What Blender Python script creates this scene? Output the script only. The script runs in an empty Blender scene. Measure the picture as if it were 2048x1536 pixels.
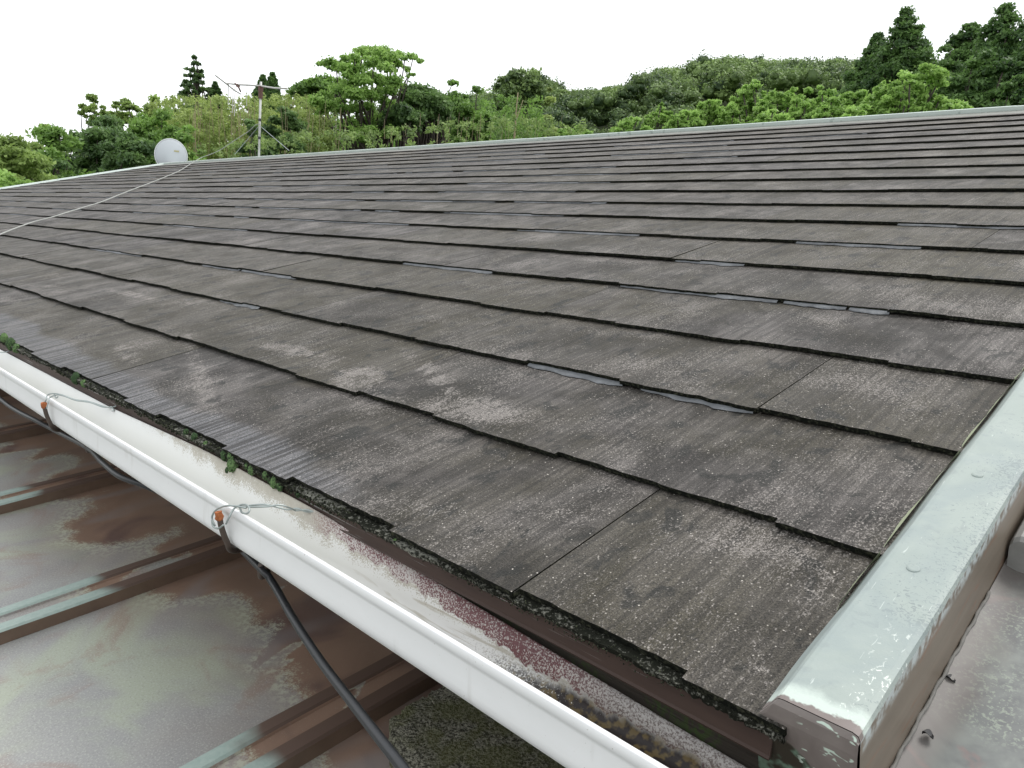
import bpy, math, random
import numpy as np
from mathutils import Vector, Matrix
rng = np.random.default_rng(7)
random.seed(7)
R = math.radians
S = bpy.context.scene
COL = S.collection

# ------------------------------------------------------------------ camera
FPX = 1521.23                      # focal length in pixels of a 2048 px wide picture
PITCH = R(16.7)                    # pitch of the slate roof
CP, SP = math.cos(PITCH), math.sin(PITCH)
W = np.array([[0.71528873, 0.1701046, -0.67776093],
              [0.69410954, -0.06105215, 0.71727414],
              [0.08063811, -0.98350684, -0.16172137]])   # camera axes (right, down, forward) in world
CAM = np.array([0.0, -0.09659639, 0.32197252])
cd = bpy.data.cameras.new('camera'); cam = bpy.data.objects.new('camera', cd); COL.objects.link(cam)
cd.sensor_width = 36; cd.lens = 36 * FPX / 2048; cd.clip_start = 0.02; cd.clip_end = 2000
m = Matrix.Identity(4)
for i in range(3):
    m[i][0], m[i][1], m[i][2], m[i][3] = W[i][0], -W[i][1], -W[i][2], CAM[i]
cam.matrix_world = m
S.camera = cam
S.render.resolution_x, S.render.resolution_y = 1024, 768

# ------------------------------------------------------------------ light
SUN_EL, SUN_AZ = R(58), R(20)      # azimuth measured from +y towards +x
world = bpy.data.worlds.new('World'); S.world = world; world.use_nodes = True
wn = world.node_tree; wn.nodes.clear()
wo = wn.nodes.new('ShaderNodeOutputWorld'); bg = wn.nodes.new('ShaderNodeBackground')
sky = wn.nodes.new('ShaderNodeTexSky'); sky.sky_type = 'NISHITA'; sky.sun_disc = False
sky.sun_elevation = SUN_EL; sky.sun_rotation = SUN_AZ; sky.air_density = 1.0; sky.dust_density = 4.0
cl = wn.nodes.new('ShaderNodeMix'); cl.data_type = 'RGBA'
cl.inputs[0].default_value = 0.9                       # thick white overcast over the blue sky
cl.inputs[7].default_value = (9.0, 9.2, 9.35, 1)
wn.links.new(sky.outputs[0], cl.inputs[6]); wn.links.new(cl.outputs[2], bg.inputs[0])
bg.inputs[1].default_value = 0.115
wn.links.new(bg.outputs[0], wo.inputs[0])
sd = bpy.data.lights.new('sun', 'SUN'); sd.energy = 1.2; sd.angle = R(25); sd.color = (1.0, 0.97, 0.92)
sun = bpy.data.objects.new('sun', sd); COL.objects.link(sun)
sdir = Vector((math.sin(SUN_AZ) * math.cos(SUN_EL), math.cos(SUN_AZ) * math.cos(SUN_EL), math.sin(SUN_EL)))
sun.rotation_euler = sdir.to_track_quat('Z', 'Y').to_euler(); sun.location = (0, 0, 30)
S.view_settings.view_transform = 'Standard'; S.view_settings.look = 'None'
S.view_settings.exposure = 0.57; S.view_settings.gamma = 1
S.cycles.max_bounces = 6; S.cycles.transparent_max_bounces = 6

# ------------------------------------------------------------------ geometry helpers
def ray(px, py):
    r = W @ np.array([px - 1024, py - 768, FPX]); return r / np.linalg.norm(r)
def uvn(U, V, N=0.0):              # roof coordinates -> world
    return np.array([-U, V * CP - N * SP, V * SP + N * CP])
def on_roof(px, py, N=0.0):
    n = np.array([0, -SP, CP]); r = ray(px, py); X = CAM + r * ((N - CAM @ n) / (r @ n))
    return -X[0], X[1] * CP + X[2] * SP
def on_y(px, py, y):
    r = ray(px, py); return CAM + r * ((y - CAM[1]) / r[1])
def at_dist(px, py, d):
    r = ray(px, py); return CAM + r * (d / math.hypot(r[0], r[1]))
RM = Matrix.Rotation(PITCH, 4, 'X')   # frame of roof parts: x=-U, y=V, z=N

def tag(o, label=None, cat=None, group=None, kind=None):
    if label: o['label'] = label
    if cat: o['category'] = cat
    if group: o['group'] = group
    if kind: o['kind'] = kind
    return o
def empty(name, loc, label=None, cat=None, group=None):
    o = bpy.data.objects.new(name, None); o.empty_display_size = 0.1
    o.location = loc; COL.objects.link(o); return tag(o, label, cat, group)
def base_of(p):
    M = Matrix.Identity(4)
    while p: M = p['_m'] @ M if False else M; break
    return M
WORLD = {}
def link(o, parent=None, frame=None):
    """put o where 'frame' says in world space, as a child of parent"""
    COL.objects.link(o)
    F = frame if frame is not None else Matrix.Identity(4)
    WORLD[o.name] = F
    if parent is not None:
        PW = WORLD.get(parent.name)
        if PW is None: PW = Matrix.Translation(parent.location) @ parent.rotation_euler.to_matrix().to_4x4()
        o.parent = parent; o.matrix_parent_inverse = Matrix.Identity(4)
        o.matrix_basis = PW.inverted() @ F
    else:
        o.matrix_basis = F
    return o
def mesh_obj(name, V, F, mats, parent=None, frame=None, mi=None, smooth=False, attrs=None):
    me = bpy.data.meshes.new(name)
    V = np.asarray(V, dtype=np.float32)
    if isinstance(F, np.ndarray):
        n, k = F.shape
        me.vertices.add(len(V)); me.vertices.foreach_set('co', V.ravel())
        me.loops.add(n * k); me.loops.foreach_set('vertex_index', F.ravel().astype(np.int32))
        me.polygons.add(n); me.polygons.foreach_set('loop_start', np.arange(n, dtype=np.int32) * k)
        me.polygons.foreach_set('loop_total', np.full(n, k, dtype=np.int32))
    else:
        me.from_pydata([tuple(map(float, v)) for v in V], [], F)
    for mt in (mats if isinstance(mats, (list, tuple)) else [mats]): me.materials.append(mt)
    if mi is not None: me.polygons.foreach_set('material_index', np.asarray(mi, dtype=np.int32))
    if smooth: me.polygons.foreach_set('use_smooth', np.ones(len(me.polygons), dtype=bool))
    if attrs:
        for an, av in attrs.items():
            a = me.attributes.new(an, 'FLOAT', 'POINT'); a.data.foreach_set('value', np.asarray(av, dtype=np.float32))
    me.update(calc_edges=True); me.validate()
    o = bpy.data.objects.new(name, me)
    return link(o, parent, frame)

class MB:
    def __init__(s): s.v = []; s.f = []; s.mi = []
    def add(s, vs, fs, mi=0):
        b = len(s.v); s.v += [tuple(map(float, v)) for v in vs]
        for f in fs: s.f.append(tuple(i + b for i in f)); s.mi.append(mi)
    def box(s, lo, hi, mi=0):
        (a, b, c), (d, e, f) = lo, hi
        s.add([(a,b,c),(d,b,c),(d,e,c),(a,e,c),(a,b,f),(d,b,f),(d,e,f),(a,e,f)],
              [(0,3,2,1),(4,5,6,7),(0,1,5,4),(1,2,6,5),(2,3,7,6),(3,0,4,7)], mi)
    def tube(s, pts, r, n=8, caps=True, mi=0):
        pts = [Vector(p) for p in pts]; L = len(pts)
        rr = r if hasattr(r, '__len__') else [r] * L
        vs = []; up = None
        for i, p in enumerate(pts):
            t = (pts[min(i+1, L-1)] - pts[max(i-1, 0)]).normalized()
            if up is None:
                up = Vector((0,0,1)) if abs(t.z) < 0.9 else Vector((1,0,0))
            a = t.cross(up)
            if a.length < 1e-6: a = t.orthogonal()
            a.normalize(); b = a.cross(t).normalized(); up = b
            for k in range(n):
                w = 2 * math.pi * k / n
                vs.append(p + (a * math.cos(w) + b * math.sin(w)) * rr[i])
        fs = [(i*n+k, i*n+(k+1) % n, (i+1)*n+(k+1) % n, (i+1)*n+k) for i in range(L-1) for k in range(n)]
        if caps: fs += [tuple(range(n))[::-1], tuple((L-1)*n+k for k in range(n))]
        s.add(vs, fs, mi)
    def prism(s, prof, x0, x1, closed=True, nx=1, mi=0, fn=None):
        """profile of (y,z) points swept along x; fn(x, i, y, z)->(y,z) can vary it"""
        n = len(prof); vs = []
        for j in range(nx+1):
            x = x0 + (x1-x0)*j/nx
            for i, (y, z) in enumerate(prof):
                if fn: y, z = fn(x, i, y, z)
                vs.append((x, y, z))
        m_ = n if closed else n-1
        fs = [(j*n+i, j*n+(i+1) % n, (j+1)*n+(i+1) % n, (j+1)*n+i) for j in range(nx) for i in range(m_)]
        if closed: fs += [tuple(range(n))[::-1], tuple(nx*n+i for i in range(n))]
        s.add(vs, fs, mi)
    def build(s, name, mats, parent=None, frame=None, smooth=False, bevel=0):
        o = mesh_obj(name, s.v, s.f, mats, parent, frame, s.mi, smooth)
        if bevel:
            b = o.modifiers.new('bevel', 'BEVEL'); b.width = bevel; b.segments = 2; b.limit_method = 'ANGLE'
        return o
def spline(pts, k=8):
    P = [np.array(p, float) for p in pts]; P = [2*P[0]-P[1]] + P + [2*P[-1]-P[-2]]; out = []
    for i in range(1, len(P)-2):
        for j in range(k):
            t = j/k
            out.append(0.5*((2*P[i]) + (-P[i-1]+P[i+1])*t + (2*P[i-1]-5*P[i]+4*P[i+1]-P[i+2])*t*t + (-P[i-1]+3*P[i]-3*P[i+1]+P[i+2])*t**3))
    out.append(P[-2]); return out

# ------------------------------------------------------------------ material helpers
class MT:
    def __init__(s, name):
        s.m = bpy.data.materials.new(name); s.m.use_nodes = True; s.t = s.m.node_tree
        s.b = s.t.nodes['Principled BSDF']; s.out = s.t.nodes['Material Output']
        s.co = s.t.nodes.new('ShaderNodeTexCoord').outputs['Object']
        sp = s.t.nodes.new('ShaderNodeSeparateXYZ'); s.t.links.new(s.co, sp.inputs[0])
        s.x, s.y, s.z = sp.outputs
    def shift(s, fac, v):
        a = s.t.nodes.new('ShaderNodeVectorMath'); a.operation = 'SCALE'; a.inputs[0].default_value = v; s.put(a.inputs['Scale'], fac)
        b = s.t.nodes.new('ShaderNodeVectorMath'); b.operation = 'ADD'; s.put(b.inputs[0], s.co); s.put(b.inputs[1], a.outputs[0])
        old = s.co; s.co = b.outputs[0]; return old
    def put(s, sock, v):
        if isinstance(v, bpy.types.NodeSocket): s.t.links.new(v, sock)
        elif v is not None:
            if sock.type == 'RGBA' and len(v) == 3: v = (*v, 1)
            sock.default_value = v
    def math(s, op, a, b=None, c=None, clamp=False):
        n = s.t.nodes.new('ShaderNodeMath'); n.operation = op; n.use_clamp = clamp
        for i, q in enumerate((a, b, c)):
            if q is not None: s.put(n.inputs[i], q)
        return n.outputs[0]
    def map(s, scale=(1,1,1), loc=(0,0,0), rot=(0,0,0)):
        n = s.t.nodes.new('ShaderNodeMapping'); s.put(n.inputs[0], s.co)
        n.inputs['Location'].default_value = loc; n.inputs['Rotation'].default_value = rot; n.inputs['Scale'].default_value = scale
        return n.outputs[0]
    def noise(s, scale, detail=3, rough=0.5, dist=0, vec=None, st=None, loc=(0,0,0)):
        n = s.t.nodes.new('ShaderNodeTexNoise'); s.put(n.inputs['Vector'], vec or s.map(st or (1,1,1), loc))
        n.inputs['Scale'].default_value = scale; n.inputs['Detail'].default_value = detail
        n.inputs['Roughness'].default_value = rough; n.inputs['Distortion'].default_value = dist
        return n.outputs[0]
    def vor(s, scale, st=None, feature='F1', loc=(0,0,0), rand=1):
        n = s.t.nodes.new('ShaderNodeTexVoronoi'); n.feature = feature
        s.put(n.inputs['Vector'], s.map(st or (1,1,1), loc)); n.inputs['Scale'].default_value = scale
        n.inputs['Randomness'].default_value = rand
        return n.outputs[0]
    def step(s, v, a, b):          # smoothstep from a to b -> 0..1
        n = s.t.nodes.new('ShaderNodeMapRange'); n.interpolation_type = 'SMOOTHSTEP'
        s.put(n.inputs[0], v); n.inputs[1].default_value = a; n.inputs[2].default_value = b
        if a > b: n.inputs[1].default_value = b; n.inputs[2].default_value = a; n.inputs[3].default_value = 1; n.inputs[4].default_value = 0
        return n.outputs[0]
    def lin(s, v, a, b, c, d):
        n = s.t.nodes.new('ShaderNodeMapRange'); s.put(n.inputs[0], v)
        for i, q in enumerate((a, b, c, d)): n.inputs[1+i].default_value = q
        return n.outputs[0]
    def mix(s, f, a, b, blend='MIX'):
        n = s.t.nodes.new('ShaderNodeMix'); n.data_type = 'RGBA'; n.blend_type = blend
        s.put(n.inputs[0], f); s.put(n.inputs[6], a); s.put(n.inputs[7], b); return n.outputs[2]
    def mul(s, a, b): return s.math('MULTIPLY', a, b, clamp=True)
    def add(s, a, b): return s.math('ADD', a, b)
    def attr(s, name):
        n = s.t.nodes.new('ShaderNodeAttribute'); n.attribute_name = name; return n.outputs['Fac']
    def rand(s):
        return s.t.nodes.new('ShaderNodeObjectInfo').outputs['Random']
    def blob(s, cx, cy, rx, ry, rot=0):
        """soft elliptic mask around (cx,cy) in object x/y: 1 inside, 0 outside"""
        dx = s.math('SUBTRACT', s.x, cx); dy = s.math('SUBTRACT', s.y, cy)
        c, n = math.cos(rot), math.sin(rot)
        a = s.add(s.math('MULTIPLY', dx, c/rx), s.math('MULTIPLY', dy, n/rx))
        b = s.add(s.math('MULTIPLY', dx, -n/ry), s.math('MULTIPLY', dy, c/ry))
        d = s.add(s.math('MULTIPLY', a, a), s.math('MULTIPLY', b, b))
        return s.step(d, 1.0, 0.0)
    def done(s, color=None, rough=None, metal=None, bump=None, bstr=0.3, bdist=0.001, spec=None):
        if color is not None: s.put(s.b.inputs['Base Color'], color)
        if rough is not None: s.put(s.b.inputs['Roughness'], rough)
        if metal is not None: s.put(s.b.inputs['Metallic'], metal)
        if spec is not None: s.put(s.b.inputs['Specular IOR Level'], spec)
        if bump is not None:
            n = s.t.nodes.new('ShaderNodeBump'); n.inputs['Strength'].default_value = bstr; n.inputs['Distance'].default_value = bdist
            s.put(n.inputs['Height'], bump); s.t.links.new(n.outputs[0], s.b.inputs['Normal'])
        return s.m
def plain(name, col, rough=0.5, metal=0, var=0.15, scale=40, bump=0.0):
    t = MT(name); n = t.noise(scale, 4, 0.6)
    c = t.mix(n, tuple(q*(1-var) for q in col), tuple(min(1, q*(1+var)) for q in col))
    return t.done(c, rough, metal, bump=n if bump else None, bstr=bump)

# ---- slate
t = MT('weathered_slate')
plainco = t.shift(t.attr('tint'), (3.7, 5.3, 2.1))
stri = t.noise(1, 3, 0.6, 0.5, st=(210, 5, 30))                   # combed grain running up the slope
stri2 = t.noise(1, 2, 0.5, 0.2, st=(85, 2.4, 10))
fine = t.noise(800, 2, 0.7)
blot = t.noise(11, 4, 0.62, 0.8, st=(1, 0.8, 1))
big = t.noise(2.3, 3, 0.55, 0.6, loc=(3, 1, 0))
sr = t.attr('tint'); t.co = plainco
c = t.mix(t.step(blot, 0.32, 0.66), (0.026, 0.0235, 0.0215), (0.104, 0.094, 0.088))
damp = t.noise(5.5, 4, .65, 1.2, st=(1.2, .75, 1), loc=(6, 3, 0))
c = t.mix(t.mul(t.step(damp, .50, .62), .75), c, (0.020, 0.018, 0.015))
c = t.mix(t.mul(t.step(t.noise(3.2, 3, .6, .8, loc=(1, 7, 0)), .50, .68), .5), c, (0.052, 0.045, 0.026))
olv = t.mul(t.step(t.x, -1.1, -.35), t.step(t.noise(2.6, 3, .6, .6, loc=(8, 0, 3)), .40, .60))
c = t.mix(t.mul(olv, .4), c, (0.055, 0.048, 0.025))
chalk = t.mul(t.step(t.x, -.7, -1.5), t.step(t.noise(4.2, 4, .7, 1.0, st=(1, .7, 1), loc=(2, 5, 3)), .46, .64))
c = t.mix(t.mul(chalk, .40), c, (0.16, 0.148, 0.142))
c = t.mix(t.lin(sr, 0, 1, 0, 0.75), c, (0.062, 0.055, 0.038))      # olive-brown slates
c = t.mix(t.mul(t.step(stri, 0.42, 0.62), 0.5), c, (0.018, 0.016, 0.014))
c = t.mix(t.mul(t.step(stri2, 0.5, 0.72), 0.35), c, (0.030, 0.028, 0.024))
# dark algae spots
sp = t.noise(30, 3, 0.6, 0.5, loc=(0, 5, 1), st=(1, 0.7, 1))
c = t.mix(t.mul(t.step(sp, 0.56, 0.65), 0.85), c, (0.018, 0.018, 0.016))
# pale lichen grains, denser in places
g1 = t.noise(560, 2, 0.75, 0.4, st=(1, 0.6, 1))
dens = t.add(t.noise(7, 3, 0.6, 0.4, loc=(9, 2, 4)), t.math('MULTIPLY', t.math('SUBTRACT', stri, 0.5), -0.35))
thr = t.math('MULTIPLY', t.math('SUBTRACT', dens, 0.50), 0.62)
def scuffmask():
    pts = [(-1.04, .545, .20, .022, .1), (-.86, .515, .20, .050, 2.9), (-.76, .575, .20, .022, 2.75), (-1.13, .42, .30, .018, -.35),
           (-1.35, .395, .15, .02, -.2), (-2.35, .52, .2, .02, .2), (-2.25, .42, .16, .03, .1), (-.62, .52, .10, .05, .3), (-1.9, .60, .2, .02, 0)]
    m_ = None
    for p in pts:
        q = t.blob(*p); m_ = q if m_ is None else t.math('MAXIMUM', m_, q)
    return m_
sc = scuffmask()
vg = t.mul(t.step(t.x, -.215, -.150), t.step(t.noise(1, 2, .5, .6, st=(60, 9, 5)), .45, .62))   # streaks along the verge
extra = t.add(t.mul(sc, t.lin(t.noise(30, 5, .75, 1.5, st=(1, .45, 1), loc=(2, 1, 0)), .40, .64, 0, .25)), t.mul(vg, t.lin(t.noise(70, 3, .7), .4, .65, .0, .18)))
gsum = t.add(t.add(g1, thr), extra)
c = t.mix(t.mul(t.step(gsum, 0.54, 0.74), 0.85), c, t.mix(fine, (0.13, 0.118, 0.108), (0.30, 0.275, 0.255)))
c = t.mix(t.mul(t.step(t.vor(230, rand=1), 0.20, 0.08), t.step(t.noise(60, 2), .5, .6)), c, (0.42, 0.39, 0.35))
# blue-grey washed band along the eave, towards the left
edge = t.add(t.y, t.math('MULTIPLY', t.math('SUBTRACT', t.noise(5, 3, .6), .5), .09))
slope = t.lin(t.x, -2.4, -.60, .385, .335)
band = t.mul(t.step(t.math('SUBTRACT', edge, slope), .012, -.012), t.step(t.x, -.52, -.66))
bc = t.mix(t.step(stri, .40, .58), t.mix(g1, (0.13, 0.132, 0.142), (0.235, 0.238, 0.255)), (0.055, 0.056, 0.060))
c = t.mix(t.mul(band, .55), c, bc)
# pale sandy wear high on the roof
hi = t.mul(t.step(t.y, 2.3, 3.4), t.mul(t.step(t.noise(3, 3, .6, 1, st=(.9, 5, 1)), .56, .68), .5))
c = t.mix(hi, c, (0.24, 0.21, 0.17))
gr_ = t.lin(fine, .32, .68, .35, 1.75)
vm = t.t.nodes.new('ShaderNodeVectorMath'); vm.operation = 'SCALE'; t.put(vm.inputs[0], c); t.put(vm.inputs['Scale'], gr_); c = vm.outputs[0]
bh = t.add(t.math('MULTIPLY', stri, -1.0), t.add(t.math('MULTIPLY', fine, .5), t.math('MULTIPLY', g1, .7)))
rg = t.lin(blot, 0.3, 0.7, 0.72, 0.58)
M_slate = t.done(c, rg, bump=bh, bstr=0.9, bdist=0.0018, spec=0.25)

t = MT('slate_edge')
n = t.noise(260, 3, .7)
M_edge = t.done(t.mix(t.step(n, .45, .72), (0.007, 0.008, 0.006), (0.05, 0.052, 0.035)), 0.95, bump=n, bstr=1, bdist=.002, spec=.1)
t = MT('starter_slate')
n = t.noise(300, 3, .7)
M_starter = t.done(t.mix(t.step(t.add(n, t.math('MULTIPLY', t.noise(14, 2), .5)), .72, .92), (0.014, 0.015, 0.011), (0.21, 0.21, 0.18)), 0.95, bump=n, bstr=1, bdist=.002, spec=.1)

# ---- copper of the lower roof: brown where sheltered, pale patina where rain reaches
def copper(name, lim, amp=.10, flip=False):
    t = MT(name)
    warp = t.add(t.noise(5.2, 1.5, .45, .9, st=(1.0, .5, 1)), t.math('MULTIPLY', t.noise(26, 3, .6), .10))
    f = t.math('SUBTRACT', lim, t.y)                    # >0 where exposed
    v = t.add(f, t.math('MULTIPLY', t.math('SUBTRACT', warp, .56), amp*5))
    spots = t.noise(9, 2, .5, .6, st=(1.6, .8, 1), loc=(4, 4, 0))
    v2 = t.math('MAXIMUM', v, t.math('MULTIPLY', t.math('SUBTRACT', spots, .70), 1.2))
    vg_ = t.add(v2, t.math('MULTIPLY', t.math('SUBTRACT', t.noise(420, 2, .6), .5), .05))
    m_ = t.math('ADD', t.math('MULTIPLY', t.step(vg_, -.003, .008), .62), t.math('MULTIPLY', t.step(vg_, -.01, .16), .38))
    lav = t.mix(t.noise(6, 4, .6, .8), (0.21, 0.205, 0.215), (0.35, 0.352, 0.33))
    lav = t.mix(t.mul(t.step(t.noise(5, 3, .6, 1.0, loc=(7, 0, 2)), .48, .68), .65), lav, (0.36, 0.40, 0.29))
    lav = t.mix(t.mul(t.step(t.noise(7, 3, .6, 1.4, loc=(1, 8, 2)), .56, .72), .6), lav, (0.25, 0.16, 0.13))
    lav = t.mix(t.mul(t.step(t.noise(420, 3, .7), .50, .66), .6), lav, (0.44, 0.46, 0.40))
    lav = t.mix(t.mul(t.step(t.noise(300, 3, .75, loc=(3, 3, 3)), .54, .70), .45), lav, (0.14, 0.13, 0.13))
    br = t.mix(t.noise(8, 4, .65, .8), (0.15, 0.098, 0.072), (0.31, 0.205, 0.150))
    br = t.mix(t.mul(t.step(t.noise(5, 2, .5, 1.5, loc=(2, 2, 9)), .52, .7), .5), br, (0.052, 0.032, 0.045))
    br = t.mix(t.mul(t.step(t.noise(700, 2), .66, .74), .6), br, (0.32, 0.31, 0.28))
    ring = t.mul(t.mul(t.step(vg_, -.015, .004), t.step(vg_, .045, .012)), t.step(t.noise(130, 2, .7), .42, .6))
    c = t.mix(m_, br, lav); c = t.mix(t.mul(ring, .5), c, (0.48, 0.50, 0.38))
    faint = t.mul(t.step(t.noise(7, 2, .5, .6, st=(1.3, .7, 1), loc=(4, 4, 5)), .54, .72), .55)
    c = t.mix(t.mul(faint, t.math('SUBTRACT', 1, m_)), c, (0.25, 0.25, 0.255))
    rg = t.mix(m_, (.34, .34, .34), (.46, .46, .46))
    return t.done(c, rg, bump=t.noise(300, 2), bstr=.15, bdist=.0006, spec=.5)
M_cop = copper('weathered_copper', .335, .075)
M_cop2 = copper('seam_copper', .235, .03)
M_copside = plain('brown_copper_side', (0.145, 0.098, 0.070), .5, var=.5, scale=18)
t = MT('green_seam_edge')
f = t.math('SUBTRACT', .262, t.y)
v = t.add(f, t.math('MULTIPLY', t.math('SUBTRACT', t.noise(9, 3), .5), .15))
n = t.noise(160, 3, .7)
M_lip = t.done(t.mix(t.step(v, -.02, .02), (0.10, 0.065, 0.05), t.mix(n, (0.22, 0.30, 0.27), (0.38, 0.45, 0.41))), .5)

# ---- right hand sheet roof
t = MT('grey_patina_sheet')
d = t.add(t.x, t.math('MULTIPLY', t.math('SUBTRACT', t.noise(6, 4, .6, 1), .5), .07))
c = t.mix(t.step(t.noise(14, 4, .65, 1.2), .35, .68), (0.085, 0.090, 0.094), (0.165, 0.18, 0.168))
c = t.mix(t.mul(t.step(t.noise(380, 2, .7), .50, .64), t.mul(t.step(t.noise(12, 3), .42, .6), .8)), c, (0.235, 0.27, 0.22))
c = t.mix(t.mul(t.step(d, -.075, -.095), .7), c, (0.105, 0.085, 0.078))
c = t.mix(t.mul(t.step(t.noise(20, 3, .6, 1, loc=(5, 0, 0)), .58, .68), .5), c, (0.20, 0.13, 0.12))
M_rsheet = t.done(c, .5, bump=t.noise(9, 2), bstr=.3, bdist=.004, spec=.5)

# ---- verge trim: mint patina on top, bare brown copper on the sides
t = MT('mint_patina_trim')
c = t.mix(t.noise(18, 3, .6, .6), (0.245, 0.29, 0.27), (0.36, 0.40, 0.375))
cell = t.noise(360, 2, .6, 1.4)
side = t.math('MULTIPLY', t.math('SUBTRACT', -t.x if False else t.x, -.128), 26)           # denser to the outer edge
dn = t.add(t.add(cell, t.math('MULTIPLY', t.math('SUBTRACT', side, .5), .14)), t.math('MULTIPLY', t.math('SUBTRACT', t.noise(16, 3), .5), .5))
far_ = t.step(t.y, .385, .41)
near_ = t.mul(t.step(t.y, .345, .325), t.step(t.x, -.118, -.108))
keep = t.math('MAXIMUM', far_, near_)
c = t.mix(t.mul(t.mul(t.step(dn, .53, .60), keep), .85), c, (0.20, 0.23, 0.23))
wh = t.mul(t.step(t.noise(240, 3, .6, .8, st=(1.3, .8, 1)), .60, .68), t.step(t.x, -.128, -.112))
c = t.mix(t.mul(wh, t.math('SUBTRACT', 1, keep)), c, (0.74, 0.78, 0.72))
c = t.mix(t.mul(t.step(t.noise(55, 3, .6, 1), .56, .70), .5), c, (0.24, 0.27, 0.265))
c = t.mix(t.mul(t.step(t.noise(8, 4, .65, 1, loc=(3, 3, 3)), .48, .68), .5), c, (0.24, 0.285, 0.29))
c = t.mix(t.mul(t.step(t.noise(1, 2, .5, .5, st=(500, 60, 60), loc=(5, 5, 0)), .70, .74), .6), c, (0.55, 0.60, 0.57))
fr = t.add(t.y, t.math('MULTIPLY', t.math('SUBTRACT', t.noise(60, 4, .6), .5), .016))       # bare lower end
fr = t.add(fr, t.math('MULTIPLY', t.math('SUBTRACT', t.noise(420, 2, .6), .5), .003))
c = t.mix(t.mul(t.step(fr, .322, .312), .6), c, (0.60, 0.68, 0.62))
c = t.mix(t.step(fr, .3085, .3065), c, t.mix(t.noise(40, 3), (0.14, 0.115, 0.105), (0.23, 0.20, 0.19)))
n = t.noise(110, 2, .6)
M_trim = t.done(c, .55, bump=dn, bstr=.2, bdist=.0008, spec=.3)
M_dullbead = plain('dull_bead', (0.13, 0.125, 0.115), .7, var=.4, scale=200)
M_palecop = plain('pale_worn_seam', (0.27, 0.27, 0.26), .5, var=.3, scale=60)
t = MT('bare_trim_side')
n = t.noise(1, 3, .6, .6, st=(10, 9, 60))
c = t.mix(n, (0.105, 0.083, 0.062), (0.215, 0.178, 0.138))
c = t.mix(t.mul(t.step(t.noise(1, 3, .6, .8, st=(30, 16, 90), loc=(2, 2, 2)), .56, .68), .5), c, (0.20, 0.10, 0.06))
c = t.mix(t.mul(t.step(t.z, -.002, .006), t.step(t.noise(150, 3), .35, .6)), c, (0.42, 0.46, 0.46))
M_trimside = t.done(c, .42, bump=n, bstr=.1, bdist=.001)
t = MT('bare_trim_end')
n = t.noise(45, 4, .6, .8)
c = t.mix(n, (0.115, 0.095, 0.088), (0.25, 0.22, 0.205))
low_ = t.add(t.z, t.math('MULTIPLY', t.math('SUBTRACT', t.noise(50, 3), .5), .014))
low_ = t.add(low_, t.math('MULTIPLY', t.x, .42))
c = t.mix(t.step(low_, -.0705, -.0725), c, t.mix(t.step(t.noise(80, 3), .5, .62), (0.035, 0.030, 0.022), (0.13, 0.20, 0.15)))
sp_ = t.mul(t.step(t.noise(95, 2, .5, 1, st=(1, 1, 2.2)), .62, .67), t.step(t.x, -.136, -.13))
c = t.mix(sp_, c, (0.50, 0.60, 0.52))
M_trimend = t.done(c, .5, bump=n, bstr=.15, bdist=.001)
t = MT('yellowed_sealant')
M_ysea = t.done(t.mix(t.noise(60, 3), (0.22, 0.24, 0.13), (0.40, 0.44, 0.31)), .7)
t = MT('pale_ridge_metal')
c = t.mix(t.noise(5, 4, .6), (0.50, 0.57, 0.53), (0.68, 0.75, 0.72))
c = t.mix(t.mul(t.step(t.noise(26, 3, .6), .60, .68), .5), c, (0.24, 0.30, 0.27))
M_ridge = t.done(c, .38)
M_rlow = plain('dull_flashing', (0.17, 0.175, 0.155), .5, var=.4, scale=14)
M_ridge_side = plain('ridge_cap_side', (0.50, 0.55, 0.53), .4, var=.2, scale=9)

# ---- drip edge, fascia, walls
t = MT('brown_drip_metal')
c = t.mix(t.noise(12, 3, st=(1, 8, 8)), (0.030, 0.020, 0.017), (0.075, 0.048, 0.038))
c = t.mix(t.step(t.noise(1, 2, .6, st=(9, 900, 900)), .66, .72), c, (0.30, 0.30, 0.29))
M_drip = t.done(c, .6, spec=.25)
t = MT('mossy_fascia_wood')
g = t.noise(1, 4, .6, .8, st=(5, 260, 260))
c = t.mix(g, (0.018, 0.015, 0.012), (0.085, 0.07, 0.055))
c = t.mix(t.mul(t.step(t.noise(14, 3, .6), .48, .66), t.step(t.noise(260, 2), .4, .6)), c, (0.05, 0.085, 0.022))
M_wood = t.done(c, .85, bump=g, bstr=.8, bdist=.002)
M_wall = plain('plaster_wall', (0.30, 0.28, 0.24), .9, var=.2, scale=30, bump=.3)
M_dark = plain('dark_metal', (0.03, 0.03, 0.032), .5)

# ---- gutter
t = MT('white_gutter_plastic')
n = t.noise(25, 3)
gst = t.mix(t.noise(9, 4, .65, .8, st=(1, 3, 3)), (0.71, 0.715, 0.715), (0.80, 0.80, 0.805))
gst = t.mix(t.mul(t.step(t.noise(1, 3, .6, .4, st=(45, 6, 6)), .60, .72), .22), gst, (0.42, 0.40, 0.36))
gst = t.mix(t.mul(t.step(t.noise(330, 2), .72, .76), .5), gst, (0.30, 0.27, 0.24))
M_gut = t.done(gst, .4, spec=.35)
t = MT('stained_gutter_inside')
gx = t.math('MULTIPLY', t.x, -1)                                      # distance to the left
sp1 = t.noise(700, 2, .7)
big = t.noise(7, 3, .6, .6)
mid = t.noise(26, 4, .62, 1.0)
base = t.mix(t.noise(6, 3), (0.66, 0.665, 0.63), (0.745, 0.75, 0.74))
lines = t.noise(1, 3, .6, 1.6, st=(5, 70, 70), loc=(3, 0, 0))
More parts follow.
